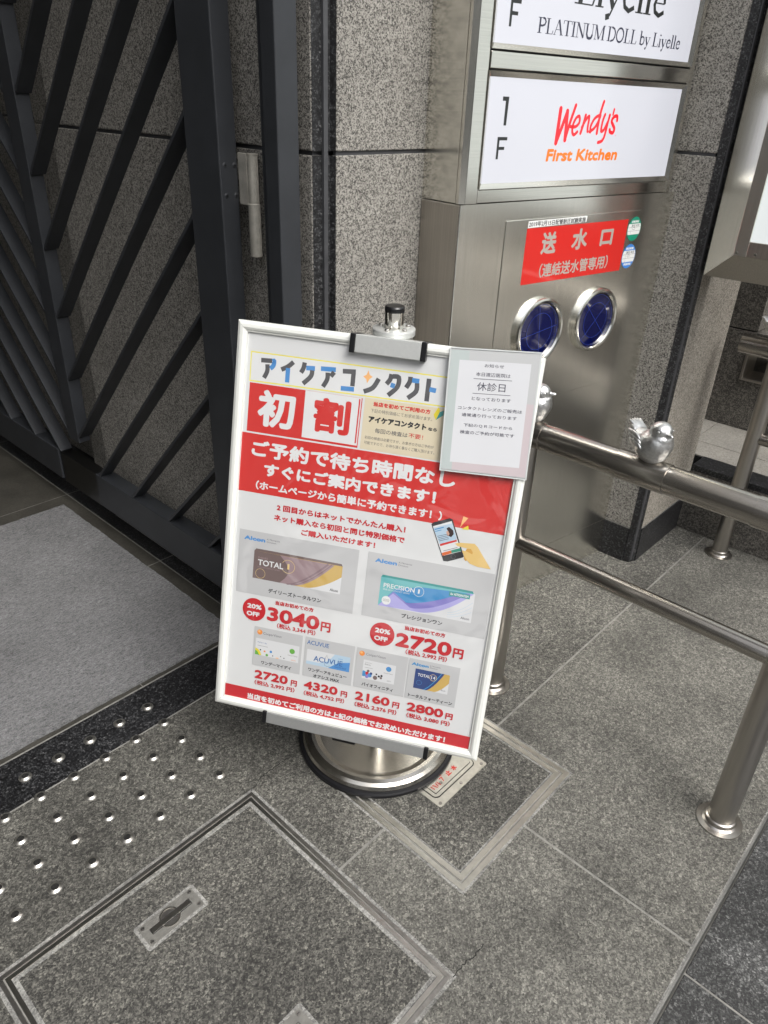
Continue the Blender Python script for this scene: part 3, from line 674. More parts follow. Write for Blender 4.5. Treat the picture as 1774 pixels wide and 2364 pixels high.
mb.prism(f2(rrect(1.041, 1.240, .700, .858, .004)), -.0004, .0014, 'trim'); vp = mb.obj('valve_plate', h2, bevel=.0006, seg=1)
mb = MB(); mb.prism(f2(rrect(1.052, 1.221, .722, .842, .016)), .0015, .0018, 'grout_dark'); mb.prism(f2(rrect(1.0545, 1.2185, .7245, .8395, .0145)), .0019, .0028, 'trim'); mb.obj('lid_rim', vp, bevel=.0004, seg=1)
mb = MB(); mb.prism(f2(rrect(1.0635, 1.2105, .7335, .8305, .003)), .0029, .0031, 'grout_dark'); mb.prism(f2(rrect(1.0648, 1.2092, .7348, .8292, .003)), .0032, .0046, 'trim'); mb.obj('lid', vp, bevel=.0005, seg=1)
for (a, b) in ((1.052, .709), (1.229, .711), (1.140, .711), (1.100, .747)):
    m_ = MB(); zz = .0046 if (a, b) == (1.100, .747) else .0014
    m_.lathe([(.0046, zz), (.0042, zz + .0012), (.0001, zz + .0013)], 'trim_dark', (a - hx2, b - hy2, 0), n=20); m_.obj('screw', vp)
sh = Sheet((1.0685 - hx2, .7420 - hy2, .0047), (1, 0, 0), (0, 1, 0), (0, 0, 1), flip=False)
sh.line([(4, 2), (2, 15)], 2.6, 'paint_red'); sh.line([(9, 15), (14, 1)], 2.6, 'paint_red')
sh.line([(20, 14), (18, 2)], 2.6, 'paint_red'); sh.line([(25, 15), (26, 2), (33, 7)], 2.6, 'paint_red')
sh.line([(36, 16), (46, 15), (41, 3)], 2.6, 'paint_red'); sh.line([(48, 22), (49, 19)], 2.2, 'paint_red')
sh.text('止', 62, 4, 78, 20, 'paint_red', bold=.8); sh.text('水', 86, 4, 102, 20, 'paint_red', bold=.8)
sh.obj('hand_lettering', vp)

# ================================================================== STEEL PYLON
RT = R(-9.6)
py = empty('sign_pylon', (1.547, 1.173, 0), 'brushed steel sign pylon with backlit floor panels and two blue water inlets', 'sign', rz=RT)
W_ = .912
body = MB()
body.prism([(0, .0), (W_, 0), (W_ - .02, .29), (.0, .150)], 0.0, .1495, 'steel_v')
body.prism([(0, .0), (W_, 0), (W_ - .02, .29), (.0, .150)], .1505, 1.329, 'steel_v')
body.obj('lower_body', py, bevel=.003)
mb = MB(); mb.box(.004, W_ - .03, .01, .14, 0.001, 1.2, 'grout_dark'); mb.obj('core', py)
mb = MB(); mb.box(-.0012, .0005, .004, .146, .002, 1.327, 'steel_dark'); mb.obj('side_cover', py)
mb = MB(); mb.prism([(0.002, .010), (.012, -.002), (.053, -.002), (.053, .02), (.002, .02)], 1.331, 2.6, 'steel_h')      # left jamb
mb.prism([(.853, -.002), (.874, -.002), (.895, .012), (.895, .02), (.853, .02)], 1.331, 2.6, 'steel_h')
mb.box(.002, .895, .0205, .150, 1.331, 2.6, 'steel_h')
mb.box(.0531, .8529, -.001, .02, 1.331, 1.361, 'steel_h'); mb.box(.0555, .8505, -.004, .02, 1.6205, 1.6545, 'steel_h'); mb.box(.0531, .8529, .0035, .0199, 1.6165, 1.6585, 'grout_dark'); mb.box(.0531, .8529, -.001, .02, 1.93, 2.6, 'steel_h')
mb.obj('upper_body', py, bevel=.0015)
def light_panel(z0, z1):
    mb = MB()
    x0, x1, t = .054, .852, .0125
    for P in ([(x0, z0), (x1, z0), (x1 - t, z0 + t), (x0 + t, z0 + t)], [(x1, z0), (x1, z1), (x1 - t, z1 - t), (x1 - t, z0 + t)], [(x1, z1), (x0, z1), (x0 + t, z1 - t), (x1 - t, z1 - t)], [(x0, z1), (x0, z0), (x0 + t, z0 + t), (x0 + t, z1 - t)]):
        v = [(P[0][0], -.006, P[0][1]), (P[1][0], -.006, P[1][1]), (P[2][0], .002, P[2][1]), (P[3][0], .002, P[3][1])]
        mb.face(v, 'steel_h')
        b_ = [(P[0][0], .010, P[0][1]), (P[1][0], .010, P[1][1])]
        mb.face([v[1], v[0], b_[0], b_[1]], 'steel_h')
    fr = mb.obj('panel_frame', py)
    mb = MB(); mb.box(x0 + t - .002, x1 - t + .002, .0015, .006, z0 + t - .002, z1 - t + .002, 'panel1'); lp = mb.obj('light_panel', py)
    return lp
lp1 = light_panel(1.3640, 1.6160)
lp2 = light_panel(1.6590, 1.9270)
sh = Sheet((0, .0014, 0), (1, 0, 0), (0, 0, 1), (0, -1, 0), flip=False, lift=.0001)
sh.poly([(112, 1565), (133, 1565), (122.5 + 9, 1504), (122.5, 1504), (122.5, 1556), (112, 1556)], 'sign_black')
def F_(x, z0, z1, w=34):
    hgt = z1 - z0; sh.poly([(x, z0), (x + 7.5, z0), (x + 7.5, z0 + hgt * .42), (x + w * .78, z0 + hgt * .42), (x + w * .78, z0 + hgt * .56), (x + 7.5, z0 + hgt * .56), (x + 7.5, z1 - hgt * .15), (x + w, z1 - hgt * .15), (x + w, z1), (x, z1)], 'sign_black')
sh.obj('floor_number', lp1); sh = Sheet((0, .0014, 0), (1, 0, 0), (0, 0, 1), (0, -1, 0), flip=False, lift=.0001)
F_(107, 1430, 1479)
sh.obj('floor_letter', lp1)
sh = Sheet((0, .0014, 0), (1, 0, 0), (0, 0, 1), (0, -1, 0), flip=False, lift=.0001)
sh.text('First Kitchen', 291, 1422, 587, 1452, 'sign_orange', bold=1.9, shear=.12)
sh.obj('orange_lettering', lp1)
sh = Sheet((0, .0014, 0), (1, 0, 0), (0, 0, 1), (0, -1, 0), flip=False, lift=.0001)
WEN = [[(324, 1544), (323, 1502), (322, 1466)], [(322, 1466), (337, 1502), (351, 1539)], [(351, 1539), (354, 1502), (356, 1473)], [(356, 1473), (365, 1507), (381, 1553)], [(371, 1504), (391, 1504), (404, 1514), (401, 1528), (389, 1524), (380, 1508), (381, 1492), (389, 1485), (401, 1492)], [(426, 1531), (421, 1508), (415, 1489)], [(417, 1503), (429, 1520), (440, 1529), (442, 1520), (441, 1503), (443, 1493)], [(451, 1493), (470, 1502), (484, 1522), (486, 1532), (466, 1525), (453, 1506), (455, 1492)], [(493, 1564), (486, 1539), (483, 1509), (483, 1489)], [(506, 1534), (500, 1517), (500, 1495), (511, 1498), (522, 1516)], [(527, 1533), (523, 1515), (518, 1484), (510, 1471), (494, 1467)], [(542, 1547), (540, 1535)], [(562, 1521), (559, 1531), (546, 1529), (539, 1518), (555, 1502), (552, 1491), (539, 1493), (536, 1498)]]
for k, s_ in enumerate(WEN):
    w = (12.5, 11, 12, 9.5, 8, 9, 8, 8, 9, 8.5, 8.5, 6.5, 9)[k]
    sh.line(s_, w, 'sign_red', curve=len(s_) > 2, cap=True)
sh.disc(566, 1484, 1.3, 'sign_red', n=10)
sh.obj('red_logo', lp1)
sh = Sheet((0, .0014, 0), (1, 0, 0), (0, 0, 1), (0, -1, 0), flip=False, lift=.0001)
F_(107, 1704, 1757); sh.obj('floor_letter', lp2); sh = Sheet((0, .0014, 0), (1, 0, 0), (0, 0, 1), (0, -1, 0), flip=False, lift=.0001)
sh.poly([(112, 1840), (133, 1840), (133, 1832), (120, 1800), (132, 1800), (132, 1792), (110, 1792), (110, 1800), (124, 1832), (112, 1832)], 'sign_black')
sh.obj('floor_number', lp2)
sh = Sheet((0, .0014, 0), (1, 0, 0), (0, 0, 1), (0, -1, 0), flip=False, lift=.0001)
serif(sh, 'PLATINUM DOLL by Liyelle', 203, 1699, 786, 30, 'sign_grey'); sh.obj('small_lettering', lp2)
sh = Sheet((0, .0014, 0), (1, 0, 0), (0, 0, 1), (0, -1, 0), flip=False, lift=.0001)
serif(sh, 'Liyelle', 322, 1767, 690, 74, 'sign_black'); sh.obj('large_lettering', lp2)
# inlet plate
mb = MB(); mb.box(.167, .766, -.0025, -.0003, .746, 1.284, 'steel_v'); ip = mb.obj('inlet_plate', py, bevel=.0012)
sh = Sheet((0, -.0026, 0), (1, 0, 0), (0, 0, 1), (0, -1, 0), flip=False)
sh.rect(249, 1112, 693, 1260.5, 'red_plate')
sh.text('送', 314, 1188, 376, 1247, 'label_text', bold=2.3); sh.text('水', 443, 1190, 512, 1248, 'label_text', bold=2.3); sh.text('口', 572, 1192, 630, 1238, 'label_text', bold=2.3)
sh.text('（連結送水管専用）', 319, 1125, 626, 1164, 'label_text', bold=.9)
sh.obj('red_label', ip)
sh = Sheet((0, -.0032, 0), (1, 0, 0), (0, 0, 1), (0, -1, 0), flip=False)
sh.poly([(250, 1262), (493, 1264), (495, 1281), (251, 1279)], 'white_label')
sh.text('2019年2月15日配管耐圧試験実施', 254, 1264, 489, 1278, 'black_ink', bold=.35); sh.obj('date_sticker', ip)
def badge(cu, cz, rx, rz, m, band, rows, top, bot, name, m2):
    s = Sheet((0, -.0030, 0), (1, 0, 0), (0, 0, 1), (0, -1, 0), flip=False)
    s.disc(cu, cz, rx, m, ry=rz); b0, b1 = band
    def hw(z): return rx * math.sqrt(max(0, 1 - ((z - cz) / rz) ** 2)) * .95
    zs = [b0 + (b1 - b0) * i / 8 for i in range(9)]
    s.poly([(cu - hw(z), z) for z in zs] + [(cu + hw(z), z) for z in zs[::-1]], m2)
    for k in range(1, rows):
        z = b0 + (b1 - b0) * k / rows; s.line([(cu - hw(z), z), (cu + hw(z), z)], .6, 'black_ink')
    s.line([(cu - rx * .45, b0), (cu - rx * .45, b1)], .5, 'black_ink')
    if top: s.text(top, cu - rx * .55, b1 + 3, cu + rx * .55, b1 + 10, 'white_label', bold=.4)
    if bot: s.text(bot, cu - rx * .55, b0 - 10, cu + rx * .55, b0 - 3, 'white_label', bold=.4)
    s.text('耐圧 年月', cu - rx * .4, b1 - (b1 - b0) / rows + 1.5, cu + rx * .7, b1 - 1.5, 'black_ink', bold=.1)
    s.ring(cu - 2, cz + 1, 6, .8, 'black_ink', ry=3.2, n=20)
    s.obj(name, ip)
badge(729, 1231, 33, 35, 'green_sticker', (1215, 1246), 3, '点検済証', None, 'green_badge', 'mint_' if 0 else 'white_label')
badge(727, 1151, 33, 36, 'blue_sticker', (1134, 1168), 3, '耐圧試験', '実施済証', 'blue_badge', 'white_label')
for cu, ang in ((.345, 8), (.603, 45)):
    cz = .971
    mb = MB(); O_ = (cu, -.0026, cz)
    mb.lathe([(.0990, .0), (.0990, .0115), (.0965, .0165), (.0915, .0185), (.0865, .0165), (.0840, .0115), (.0835, .003)], 'steel_h', O_, (0, -1, 0), 72)
    wi = mb.obj('water_inlet', py)
    mb = MB(); mb.lathe([(.0835, .0055), (.055, .0075), (.0001, .0085)], 'blue_glass', O_, (0, -1, 0), 64); mb.obj('blue_cover', wi)
    s = Sheet((cu, -.0120, cz), (1, 0, 0), (0, 0, 1), (0, -1, 0), flip=False)
    s.ring(0, 0, 54, 1.3, 'blue_line'); s.ring(0, 0, 78, 1.0, 'blue_line')
    for a in (ang, ang + 90): s.line([(-75 * math.cos(R(a)), -75 * math.sin(R(a))), (75 * math.cos(R(a)), 75 * math.sin(R(a)))], 1.4, 'blue_line')
    s.obj('cover_marking', wi)

# ================================================================== SIGN BOX AT THE RIGHT
sb = empty('light_box', (2.44, .1, 1.1), 'large steel sign box with white backlit face at top right', 'sign')
def q3(x, y, z): return (x - 2.44, y - .1, z - 1.1)
yo0, yo1, zo0, zo1 = -.75, .871, 1.1016, 2.7
yi0, yi1, zi0, zi1 = -.66, .7775, 1.181, 2.6
mb = MB()
o_ = [q3(2.44, yo1, zo0), q3(2.44, yo0, zo0), q3(2.44, yo0, zo1), q3(2.44, yo1, zo1)]
i_ = [q3(2.38, yi1, zi0), q3(2.38, yi0, zi0), q3(2.38, yi0, zi1), q3(2.38, yi1, zi1)]
bk = [q3(2.56, yo1, zo0), q3(2.56, yo0, zo0), q3(2.56, yo0, zo1), q3(2.56, yo1, zo1)]
for k in range(4):
    a, b = k, (k + 1) % 4
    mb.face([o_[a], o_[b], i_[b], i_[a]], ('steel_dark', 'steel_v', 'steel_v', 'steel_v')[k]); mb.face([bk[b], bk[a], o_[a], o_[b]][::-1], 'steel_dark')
mb.face(bk[::-1], 'steel_dark')
mb.obj('bevelled_case', sb)
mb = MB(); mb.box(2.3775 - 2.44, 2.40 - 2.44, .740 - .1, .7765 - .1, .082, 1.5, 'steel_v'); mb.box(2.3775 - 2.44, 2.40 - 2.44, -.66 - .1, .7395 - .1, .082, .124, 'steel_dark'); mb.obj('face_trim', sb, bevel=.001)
mb = MB(); mb.box(2.383 - 2.44, 2.40 - 2.44, -.65 - .1, .7390 - .1, .1245, 1.45, 'panel2'); mb.obj('light_panel', sb)
for (yy, zz) in ((.768, 1.190), (.715, 1.192)):
    m_ = MB(); m_.lathe([(.0045, .0), (.004, .0018), (.0001, .002)], 'chrome', (2.3775 - 2.44, yy - .1, zz - 1.1), (-1, 0, 0), 20); m_.obj('screw', sb)

# ================================================================== HANDRAILS AND BIRDS
def flange(mb, x, y, m='post', r=.0325):
    mb.lathe([(r + .023, .0005), (r + .0225, .004), (r + .010, .006), (r + .005, .010), (r + .0035, .020), (r, .0225)], m, (x, y, 0), n=48)
def handrail(X, y_end, y_far, posts, low_end, zt, zl, label, sleeves, yoff):
    e = empty('handrail', (X, y_end, 0), label, 'handrail'); rt, rl, rp_ = .0325, .0215, .0320
    mb = MB(); mb.cyl((0, y_far - y_end, zt), (0, 0, zt), rt, 'rail', 48); mb.obj('top_rail', e)
    mb = MB(); mb.cyl((0, y_far - y_end, zl), (0, low_end - y_end, zl), rl, 'rail', 40); mb.obj('lower_rail', e)
    for y in posts:
        mb = MB(); mb.cyl((0, y - y_end, .001), (0, y - y_end, zt - .01), rp_ if X < 2 else .029, 'post', 48); p = mb.obj('post', e)
        mb = MB(); flange(mb, 0, y - y_end, 'post', rp_ if X < 2 else .029); mb.obj('base_flange', p)
    for a, b in sleeves:
        mb = MB(); A, B_ = a - y_end, b - y_end
        mb.lathe([(rt + .0001, 0), (rt + .0022, .0008), (rt + .0022, abs(B_ - A) - .0008), (rt + .0001, abs(B_ - A))], 'rail', (0, max(A, B_), zt), (0, -1, 0), 48); mb.obj('sleeve', e)
    return e
handrail(1.505, .925, -1.6, (.875, .175, -.62, -1.4), .875, .8375, .5215, 'stainless handrail with two tubes standing beside the sign stand', [(.925, .8249), (.6281, .5066), (.3158, .195), (.01, -.11)], 0)
handrail(2.780, .801, -1.8, (.668, -.05, -.8), .668, .8350, .5098, 'second stainless handrail further back along the low granite wall', [(.722, .61), (.41, .29)], 0)

def make_bird():
    e = empty('bird_ornament', (0, 0, 0), 'x', 'ornament', 'silver birds on the handrails')
    mb = MB()
    def ell(c, r, rx=0):
        n, k = 24, 14; v = []; f = []
        ca, sa = math.cos(rx), math.sin(rx)
        for j in range(k + 1):
            th = math.pi * j / k
            for i in range(n):
                ph = 2 * math.pi * i / n
                p = Vector((r[0] * math.sin(th) * math.cos(ph), r[1] * math.sin(th) * math.sin(ph), r[2] * math.cos(th)))
                v.append((c[0] + p.x, c[1] + p.y * ca - p.z * sa, c[2] + p.y * sa + p.z * ca))
        for j in range(k):
            for i in range(n): f.append((j * n + i, (j + 1) * n + i, (j + 1) * n + (i + 1) % n, j * n + (i + 1) % n))
        mb.raw(v, f, 'silver', True)
    # bird looks along -Y; tail towards +Y
    ell((0, 0, .037), (.038, .041, .038)); ell((0, -.014, .048), (.033, .032, .032)); ell((0, -.014, .078), (.0235, .0245, .0225)); ell((0, -.018, .062), (.025, .026, .02))
    ell((0, .034, .046), (.021, .028, .014), .40); ell((0, .056, .058), (.019, .024, .0065), .55)
    ell((0, -.041, .079), (.0055, .012, .0048), -.05)
    b = mb.obj('body', e)
    rm = b.modifiers.new('r', 'REMESH'); rm.mode = 'VOXEL'; rm.voxel_size = .0017; rm.use_smooth_shade = True
    sm = b.modifiers.new('s', 'SMOOTH'); sm.factor = .6; sm.iterations = 5
    for sx in (-1, 1):
        mb = MB()
        for k in range(6):               # wing feathers lapping back
            t = k / 5
            c = Vector((sx * (.0375 - .007 * t), .010 + .030 * t, .052 - .004 * t))
            n, kk = 14, 8; v = []; f = []
            for j in range(kk + 1):
                th = math.pi * j / kk
                for i in range(n):
                    ph = 2 * math.pi * i / n
                    p = Vector((.0042 * math.sin(th) * math.cos(ph), .017 * math.cos(th), .0062 * math.sin(th) * math.sin(ph)))
                    a = .35 - .12 * t; p = Vector((p.x, p.y * math.cos(a) - p.z * math.sin(a), p.y * math.sin(a) + p.z * math.cos(a)))
                    v.append(c + Vector((0, 0, (k % 3 - 1) * .0085)) + p)
            for j in range(kk):
                for i in range(n): f.append((j * n + i, (j + 1) * n + i, (j + 1) * n + (i + 1) % n, j * n + (i + 1) % n))
            mb.raw(v, f, 'silver', True)
        mb.obj('wing', e)
        mb = MB(); mb.lathe([(.0001, .003), (.0022, .0022), (.003, 0)], 'silver', (sx * .0185, -.027, .083), (sx * .85, -.5, .15), 16)
        mb.lathe([(.0055, .0), (.0048, .0012), (.004, .0)], 'stud_top', (sx * .0180, -.0262, .083), (sx * .85, -.5, .15), 20); mb.obj('eye', e)
    mb = MB()
    for k in range(5):                   # tail feathers, a narrow raised fan
        t = (k - 2) / 2; c = Vector((t * .0095, .062 - abs(t) * .002, .0635 - abs(t) * .0012)); n, kk = 14, 10; v = []; f = []
        ca, sa = math.cos(.50), math.sin(.50); cb, sb_ = math.cos(-t * .22), math.sin(-t * .22)
        for j in range(kk + 1):
            th = math.pi * j / kk
            for i in range(n):
                ph = 2 * math.pi * i / n; p = Vector((.0046 * math.sin(th) * math.cos(ph), .0215 * math.cos(th), .0034 * math.sin(th) * math.sin(ph)))
                p = Vector((p.x, p.y * ca - p.z * sa, p.y * sa + p.z * ca)); v.append(c + Vector((p.x * cb - p.y * sb_, p.x * sb_ + p.y * cb, p.z)))
        for j in range(kk):
            for i in range(n): f.append((j * n + i, (j + 1) * n + i, (j + 1) * n + (i + 1) % n, j * n + (i + 1) % n))
        mb.raw(v, f, 'silver', True)
    mb.obj('tail', e)
    return e
bird0 = make_bird()
def bird(x, y, z, rz, label, first=False):
    if first: o = bird0
    else:
        o = bird0.copy(); col.objects.link(o)
        for ch in list(bird0.children):
            c = ch.copy(); col.objects.link(c); c.parent = o
    o.location = (x, y, z); o.rotation_euler = (0, 0, rz); o['label'] = label
    return o
bird(1.505, .5560, .8655, R(-28), 'silver bird ornament in full view on the near handrail', True)
bird(1.505, .8690, .8655, R(20), 'silver bird ornament half hidden behind the right edge of the sign')
bird(1.505, .2350, .8655, R(-20), 'silver bird ornament on the near handrail, only its tail inside the photo')
bird(2.780, .6850, .8630, R(-20), 'silver bird ornament on the far handrail below the sign box')

# ================================================================== SIGN STAND
PX, PY = 1.104, .980
ss = empty('sign_stand', (PX, PY, 0), 'round-based poster stand with tilted white frame and red price poster', 'sign stand')
mb = MB(); mb.lathe([(.2125, .0005), (.2155, .004), (.2155, .012), (.2125, .0165), (.2065, .0175), (.2065, .001)], 'rubber', n=96); mb.obj('rubber_ring', ss)
mb = MB(); mb.lathe([(.2064, .0150), (.2055, .0200), (.2010, .0275), (.1930, .0330), (.1830, .0360), (.1740, .0365), (.1660, .0345), (.1600, .0335), (.1000, .0350), (.0300, .0375), (.0255, .0380)], 'dusty', n=128)
mb.lathe([(.040, .0378), (.038, .046), (.030, .049), (.0215, .050)], 'chrome', n=48); mb.obj('base', ss)
mb = MB(); mb.cyl((0, 0, .046), (0, 0, 1.183), .0195, 'chrome', 48); mb.obj('pole', ss)
mb = MB(); mb.lathe([(.0198, 1.180), (.0204, 1.182), (.0204, 1.1885), (.0185, 1.1915), (.0001, 1.1920)], 'black_plastic', n=48); mb.obj('pole_cap', ss)
mb = MB(); mb.lathe([(.0200, 1.134), (.0430, 1.134), (.0437, 1.1348), (.0437, 1.1462), (.0430, 1.1470), (.0200, 1.1470)], 'alu', n=72); fl = mb.obj('collar', ss, merge=True)
for a in (-165, -95, -25, 100):
    m_ = MB(); m_.lathe([(.0055, 1.147), (.0052, 1.1495), (.003, 1.1515), (.0001, 1.1518)], 'chrome', (.031 * math.cos(R(a)), .031 * math.sin(R(a)), 0), n=20); m_.obj('screw', fl)
TLp = Vector((0.90046022, 1.22204111, 1.14914228)); EX = Vector((0.48975645, -0.87151977, -0.02432917)).normalized(); EY = Vector((-0.23128516, -0.10354982, -0.96735961))
EY = (EY - EX * EX.dot(EY)).normalized(); NN = EX.cross(EY).normalized()
bmx = Matrix.Identity(4)
for i in range(3): bmx[i][0] = EX[i]; bmx[i][1] = -EY[i]; bmx[i][2] = -NN[i]
bmx.translation = TLp - Vector((PX, PY, 0))
BW, BH = 619.8, 874.1
prof = [(0, -.014), (0, .0020), (.0015, .0050), (.0070, .0080), (.0130, .0085), (.0170, .0065), (.0195, .0035), (.0220, .0030), (.0220, -.0030)]
mb = MB(); w, h = BW / 1000, BH / 1000
cor = [((0, 0), (1, -1)), ((w, 0), (-1, -1)), ((w, -h), (-1, 1)), ((0, -h), (1, 1))]
for k in range(4):
    (a, da), (b, db) = cor[k], cor[(k + 1) % 4]
    tx_ = Vector((b[0] - a[0], b[1] - a[1])).normalized() * .00022
    for i in range(len(prof) - 1):
        (o0, z0), (o1, z1) = prof[i], prof[i + 1]
        v = [(a[0] + da[0] * o0 + tx_.x, a[1] + da[1] * o0 + tx_.y, z0), (b[0] + db[0] * o0 - tx_.x, b[1] + db[1] * o0 - tx_.y, z0), (b[0] + db[0] * o1 - tx_.x, b[1] + db[1] * o1 - tx_.y, z1), (a[0] + da[0] * o1 + tx_.x, a[1] + da[1] * o1 + tx_.y, z1)]
        mb.face(v, 'white_frame')
mb.box(.003, w - .003, -h + .003, -.003, -.0135, -.0030, 'alu_dark')
fr = mb.obj('display_frame', ss); fr.matrix_local = bmx
P = Sheet((0, 0, -.0012), (1, 0, 0), (0, 1, 0), (0, 0, 1), flip=True, lift=0)
P.rect(21, 21, 598.8, 853, 'p_paper')
P.poly([(30, 60.5), (597, 59), (597, 116), (31, 121)], 'p_white')
for a, b in (((30, 60.8), (597, 59.2)), ((30.5, 119.8), (597, 115.5))): P.line([a, b], 2.6, 'p_yellow')
P.line([(31, 60), (31.6, 121)], 2.2, 'p_yellow')
KANA = [('g', [(53.2, 75.6), (77.1, 74.3)]), ('b', [(77.8, 74.9), (81.4, 74.4), (80.2, 83.7), (74.1, 90.1)]), ('g', [(67.2, 82.3), (68.0, 96.1), (61.9, 110.8)]), ('g', [(98.0, 89.1), (112.0, 81.1), (122.8, 70.6)]), ('b', [(112.3, 84.2), (112.5, 113.4)]), ('g', [(146.6, 68.5), (145.0, 79.9), (140.4, 89.7)]), ('b', [(150.7, 78.9), (169.3, 77.7)]), ('g', [(163.9, 82.0), (161.9, 94.5), (146.6, 111.2)]), ('b', [(181.7, 76.1), (213.1, 74.4)]), ('g', [(210.1, 79.6), (203.7, 88.9)]), ('g', [(196.7, 82.3), (196.8, 95.9), (189.3, 111.6)]), ('g', [(227.7, 75.2), (254.7, 73.2)]), ('g', [(250.3, 76.7), (250.6, 102.4)]), ('b', [(226.9, 109.6), (254.7, 108.2)]), ('g', [(275.1, 109.7), (292.8, 99.7), (303.0, 80.3)]), ('g', [(327.9, 68.0), (326.1, 78.7), (319.6, 88.6)]), ('g', [(330.6, 72.1), (343.0, 72.9), (342.2, 91.5), (325.3, 110.4)]), ('b', [(328.3, 88.9), (336.9, 90.7)]), ('g', [(366.3, 68.0), (366.0, 77.8), (360.0, 90.6)]), ('b', [(370.2, 74.3), (384.9, 74.4)]), ('g', [(380.9, 78.8), (380.6, 95.3), (365.6, 110.3)]), ('g', [(403.6, 66.9), (404.1, 111.5)]), ('b', [(407.0, 87.2), (420.2, 88.4)])]
for c, s_ in KANA: P.line(s_, 9.4, 'p_logo_grey' if c == 'g' else 'p_logo_blue', curve=len(s_) > 2)
P.poly([(280.3, 66.8), (283.7, 75.3), (290.3, 78.4), (284.1, 83.7), (280.1, 92.7), (277.6, 84.6), (270.8, 80.0), (277.5, 75.6)], 'p_orange')
P.rect(32, 123.5, 274.5, 225.5, 'p_red')
P.text('初', 53, 134, 135, 211, 'p_white', bold=3.1)
P.rect(153.5, 123.8, 272.6, 221, 'p_white'); P.rect(267.5, 126, 270.3, 216.6, 'p_red'); P.rect(156, 215.8, 270.3, 218.4, 'p_red') if 0 else None
P.text('割', 175, 133, 253, 205, 'p_red', bold=3.1)
P.rect(279.5, 121, 597, 226, 'p_cream')
P.rect(22.5, 229, 597.8, 356.6, 'p_red')
P.text('ご予約で待ち時間なし', 46, 242, 484, 277.5, 'p_white', bold=1.6)
P.text('すぐにご案内できます！', 77, 287.5, 449.5, 317, 'p_white', bold=1.5)
P.text('（ホームページから簡単に予約できます！）', 61, 328.5, 467, 348.5, 'p_white', bold=.8)
P.text('2 回目からはネットでかんたん購入！', 112, 373.5, 396, 388, 'p_red2', bold=.75)
P.text('ネット購入なら初回と同じ特別価格で', 107.5, 396.5, 397, 411, 'p_red2', bold=.75)
P.text('ご購入いただけます！', 171.5, 419, 336, 433, 'p_red2', bold=.75)
P.text('当店を初めてご利用の方', 298, 126.5, 415, 136, 'p_red', bold=.5)
P.text('下記の特別価格にてお求め頂けます。', 294, 141.2, 420, 149, 'p_mid')
P.text('アイケアコンタクト', 291, 156, 411, 169, 'p_dark', bold=.9); P.text('なら', 414.6, 161.5, 432.6, 168.5, 'p_dark', bold=.5)
P.text('毎回の検査は', 307, 179.5, 375, 189, 'p_mid', bold=.1); P.text('不要！', 377, 179.3, 407, 188.8, 'p_red', bold=.1)
P.text('初回の検査は必要ですが、お急ぎの方はご予約が', 287.4, 197.3, 431, 203.8, 'p_mid')
P.text('可能ですので、お待ち頂く事なくご購入頂けます。', 287.4, 208, 433.6, 214.8, 'p_mid')
P.poly([(429.1, 119.6), (432, 122), (433.5, 128), (427.5, 145.5), (422.0, 135.5)], 'p_leafy'); P.poly([(433.5, 128), (441, 124.5), (441.5, 134), (427.5, 145.5)], 'p_teal')
# phone, hand, sparks
P.poly([(447.6, 359.1), (451.3, 354.4), (484.1, 339.7), (489.7, 341.5), (523.7, 415.6), (521.4, 418.3), (491.7, 432.5), (483.0, 433.0)], 'p_phone')
P.poly([(451.4, 362.9), (488.1, 345.2), (516.3, 405.5), (479.9, 422.6)], 'p_white')
P.poly([(452.5, 366.1), (490.1, 349.5), (503.6, 381.7), (470.5, 398.0)], 'p_pale')
P.poly([(479.7, 362.4), (484.5, 358.1), (494.1, 364.3), (496.2, 371.8), (491.9, 379.4), (485.0, 377.2), (487.7, 373.3)], 'p_hair')
P.poly([(480.1, 369.1), (483.5, 366.2), (487.7, 373.3), (485.2, 378.3), (482.1, 375.5)], 'p_skin')
P.line([(456, 369), (474, 361)], 2.2, 'p_sky'); P.line([(457.5, 373), (470, 367.5)], 1.6, 'p_sky')
for k in range(4): P.line([(463.5 + 1.6 * k, 382.5 + 3.1 * k), (484 + 1.2 * k, 374 + 3.1 * k)], 1.1, 'p_txt')
P.poly([(470.5, 398.0), (503.7, 382.3), (504.8, 386.1), (472.4, 402.3)], 'p_red'); P.poly([(477.4, 416.2), (495.3, 407.4), (497.7, 413.0), (479.9, 422.6)], 'p_orange2'); P.poly([(495.3, 407.4), (513.7, 398.6), (516.2, 405.0), (497.7, 413.0)], 'p_green')
P.line([(480, 411.5), (508, 398.5)], 1.1, 'p_txt'); P.ring(501.8, 419.9, 4.6, .7, 'p_mid')
P.poly([(501.2, 391.3), (511.5, 387.7), (541.3, 384.5), (548.7, 390.5), (582.0, 432.5), (555.0, 432.5), (538.2, 428.9), (531.3, 422.7), (523.4, 413.3), (518.4, 405.1), (519.1, 402.7), (524.6, 403.7), (528.1, 397.1), (507.3, 395.8)], 'p_hand')
P.poly([(527.1, 397.8), (535.6, 396.8), (540.3, 403.3), (540.0, 407.9), (525.6, 402.7)], 'p_hand2'); P.poly([(523.4, 413.3), (531.3, 422.7), (528, 424.3), (524.8, 421)], 'p_hand2')
P.poly([(510.6, 331.0), (520.6, 333.3), (507.0, 355.2)], 'p_orange'); P.poly([(522.8, 348.5), (525.0, 357.9), (510.5, 358.5)], 'p_leafy')
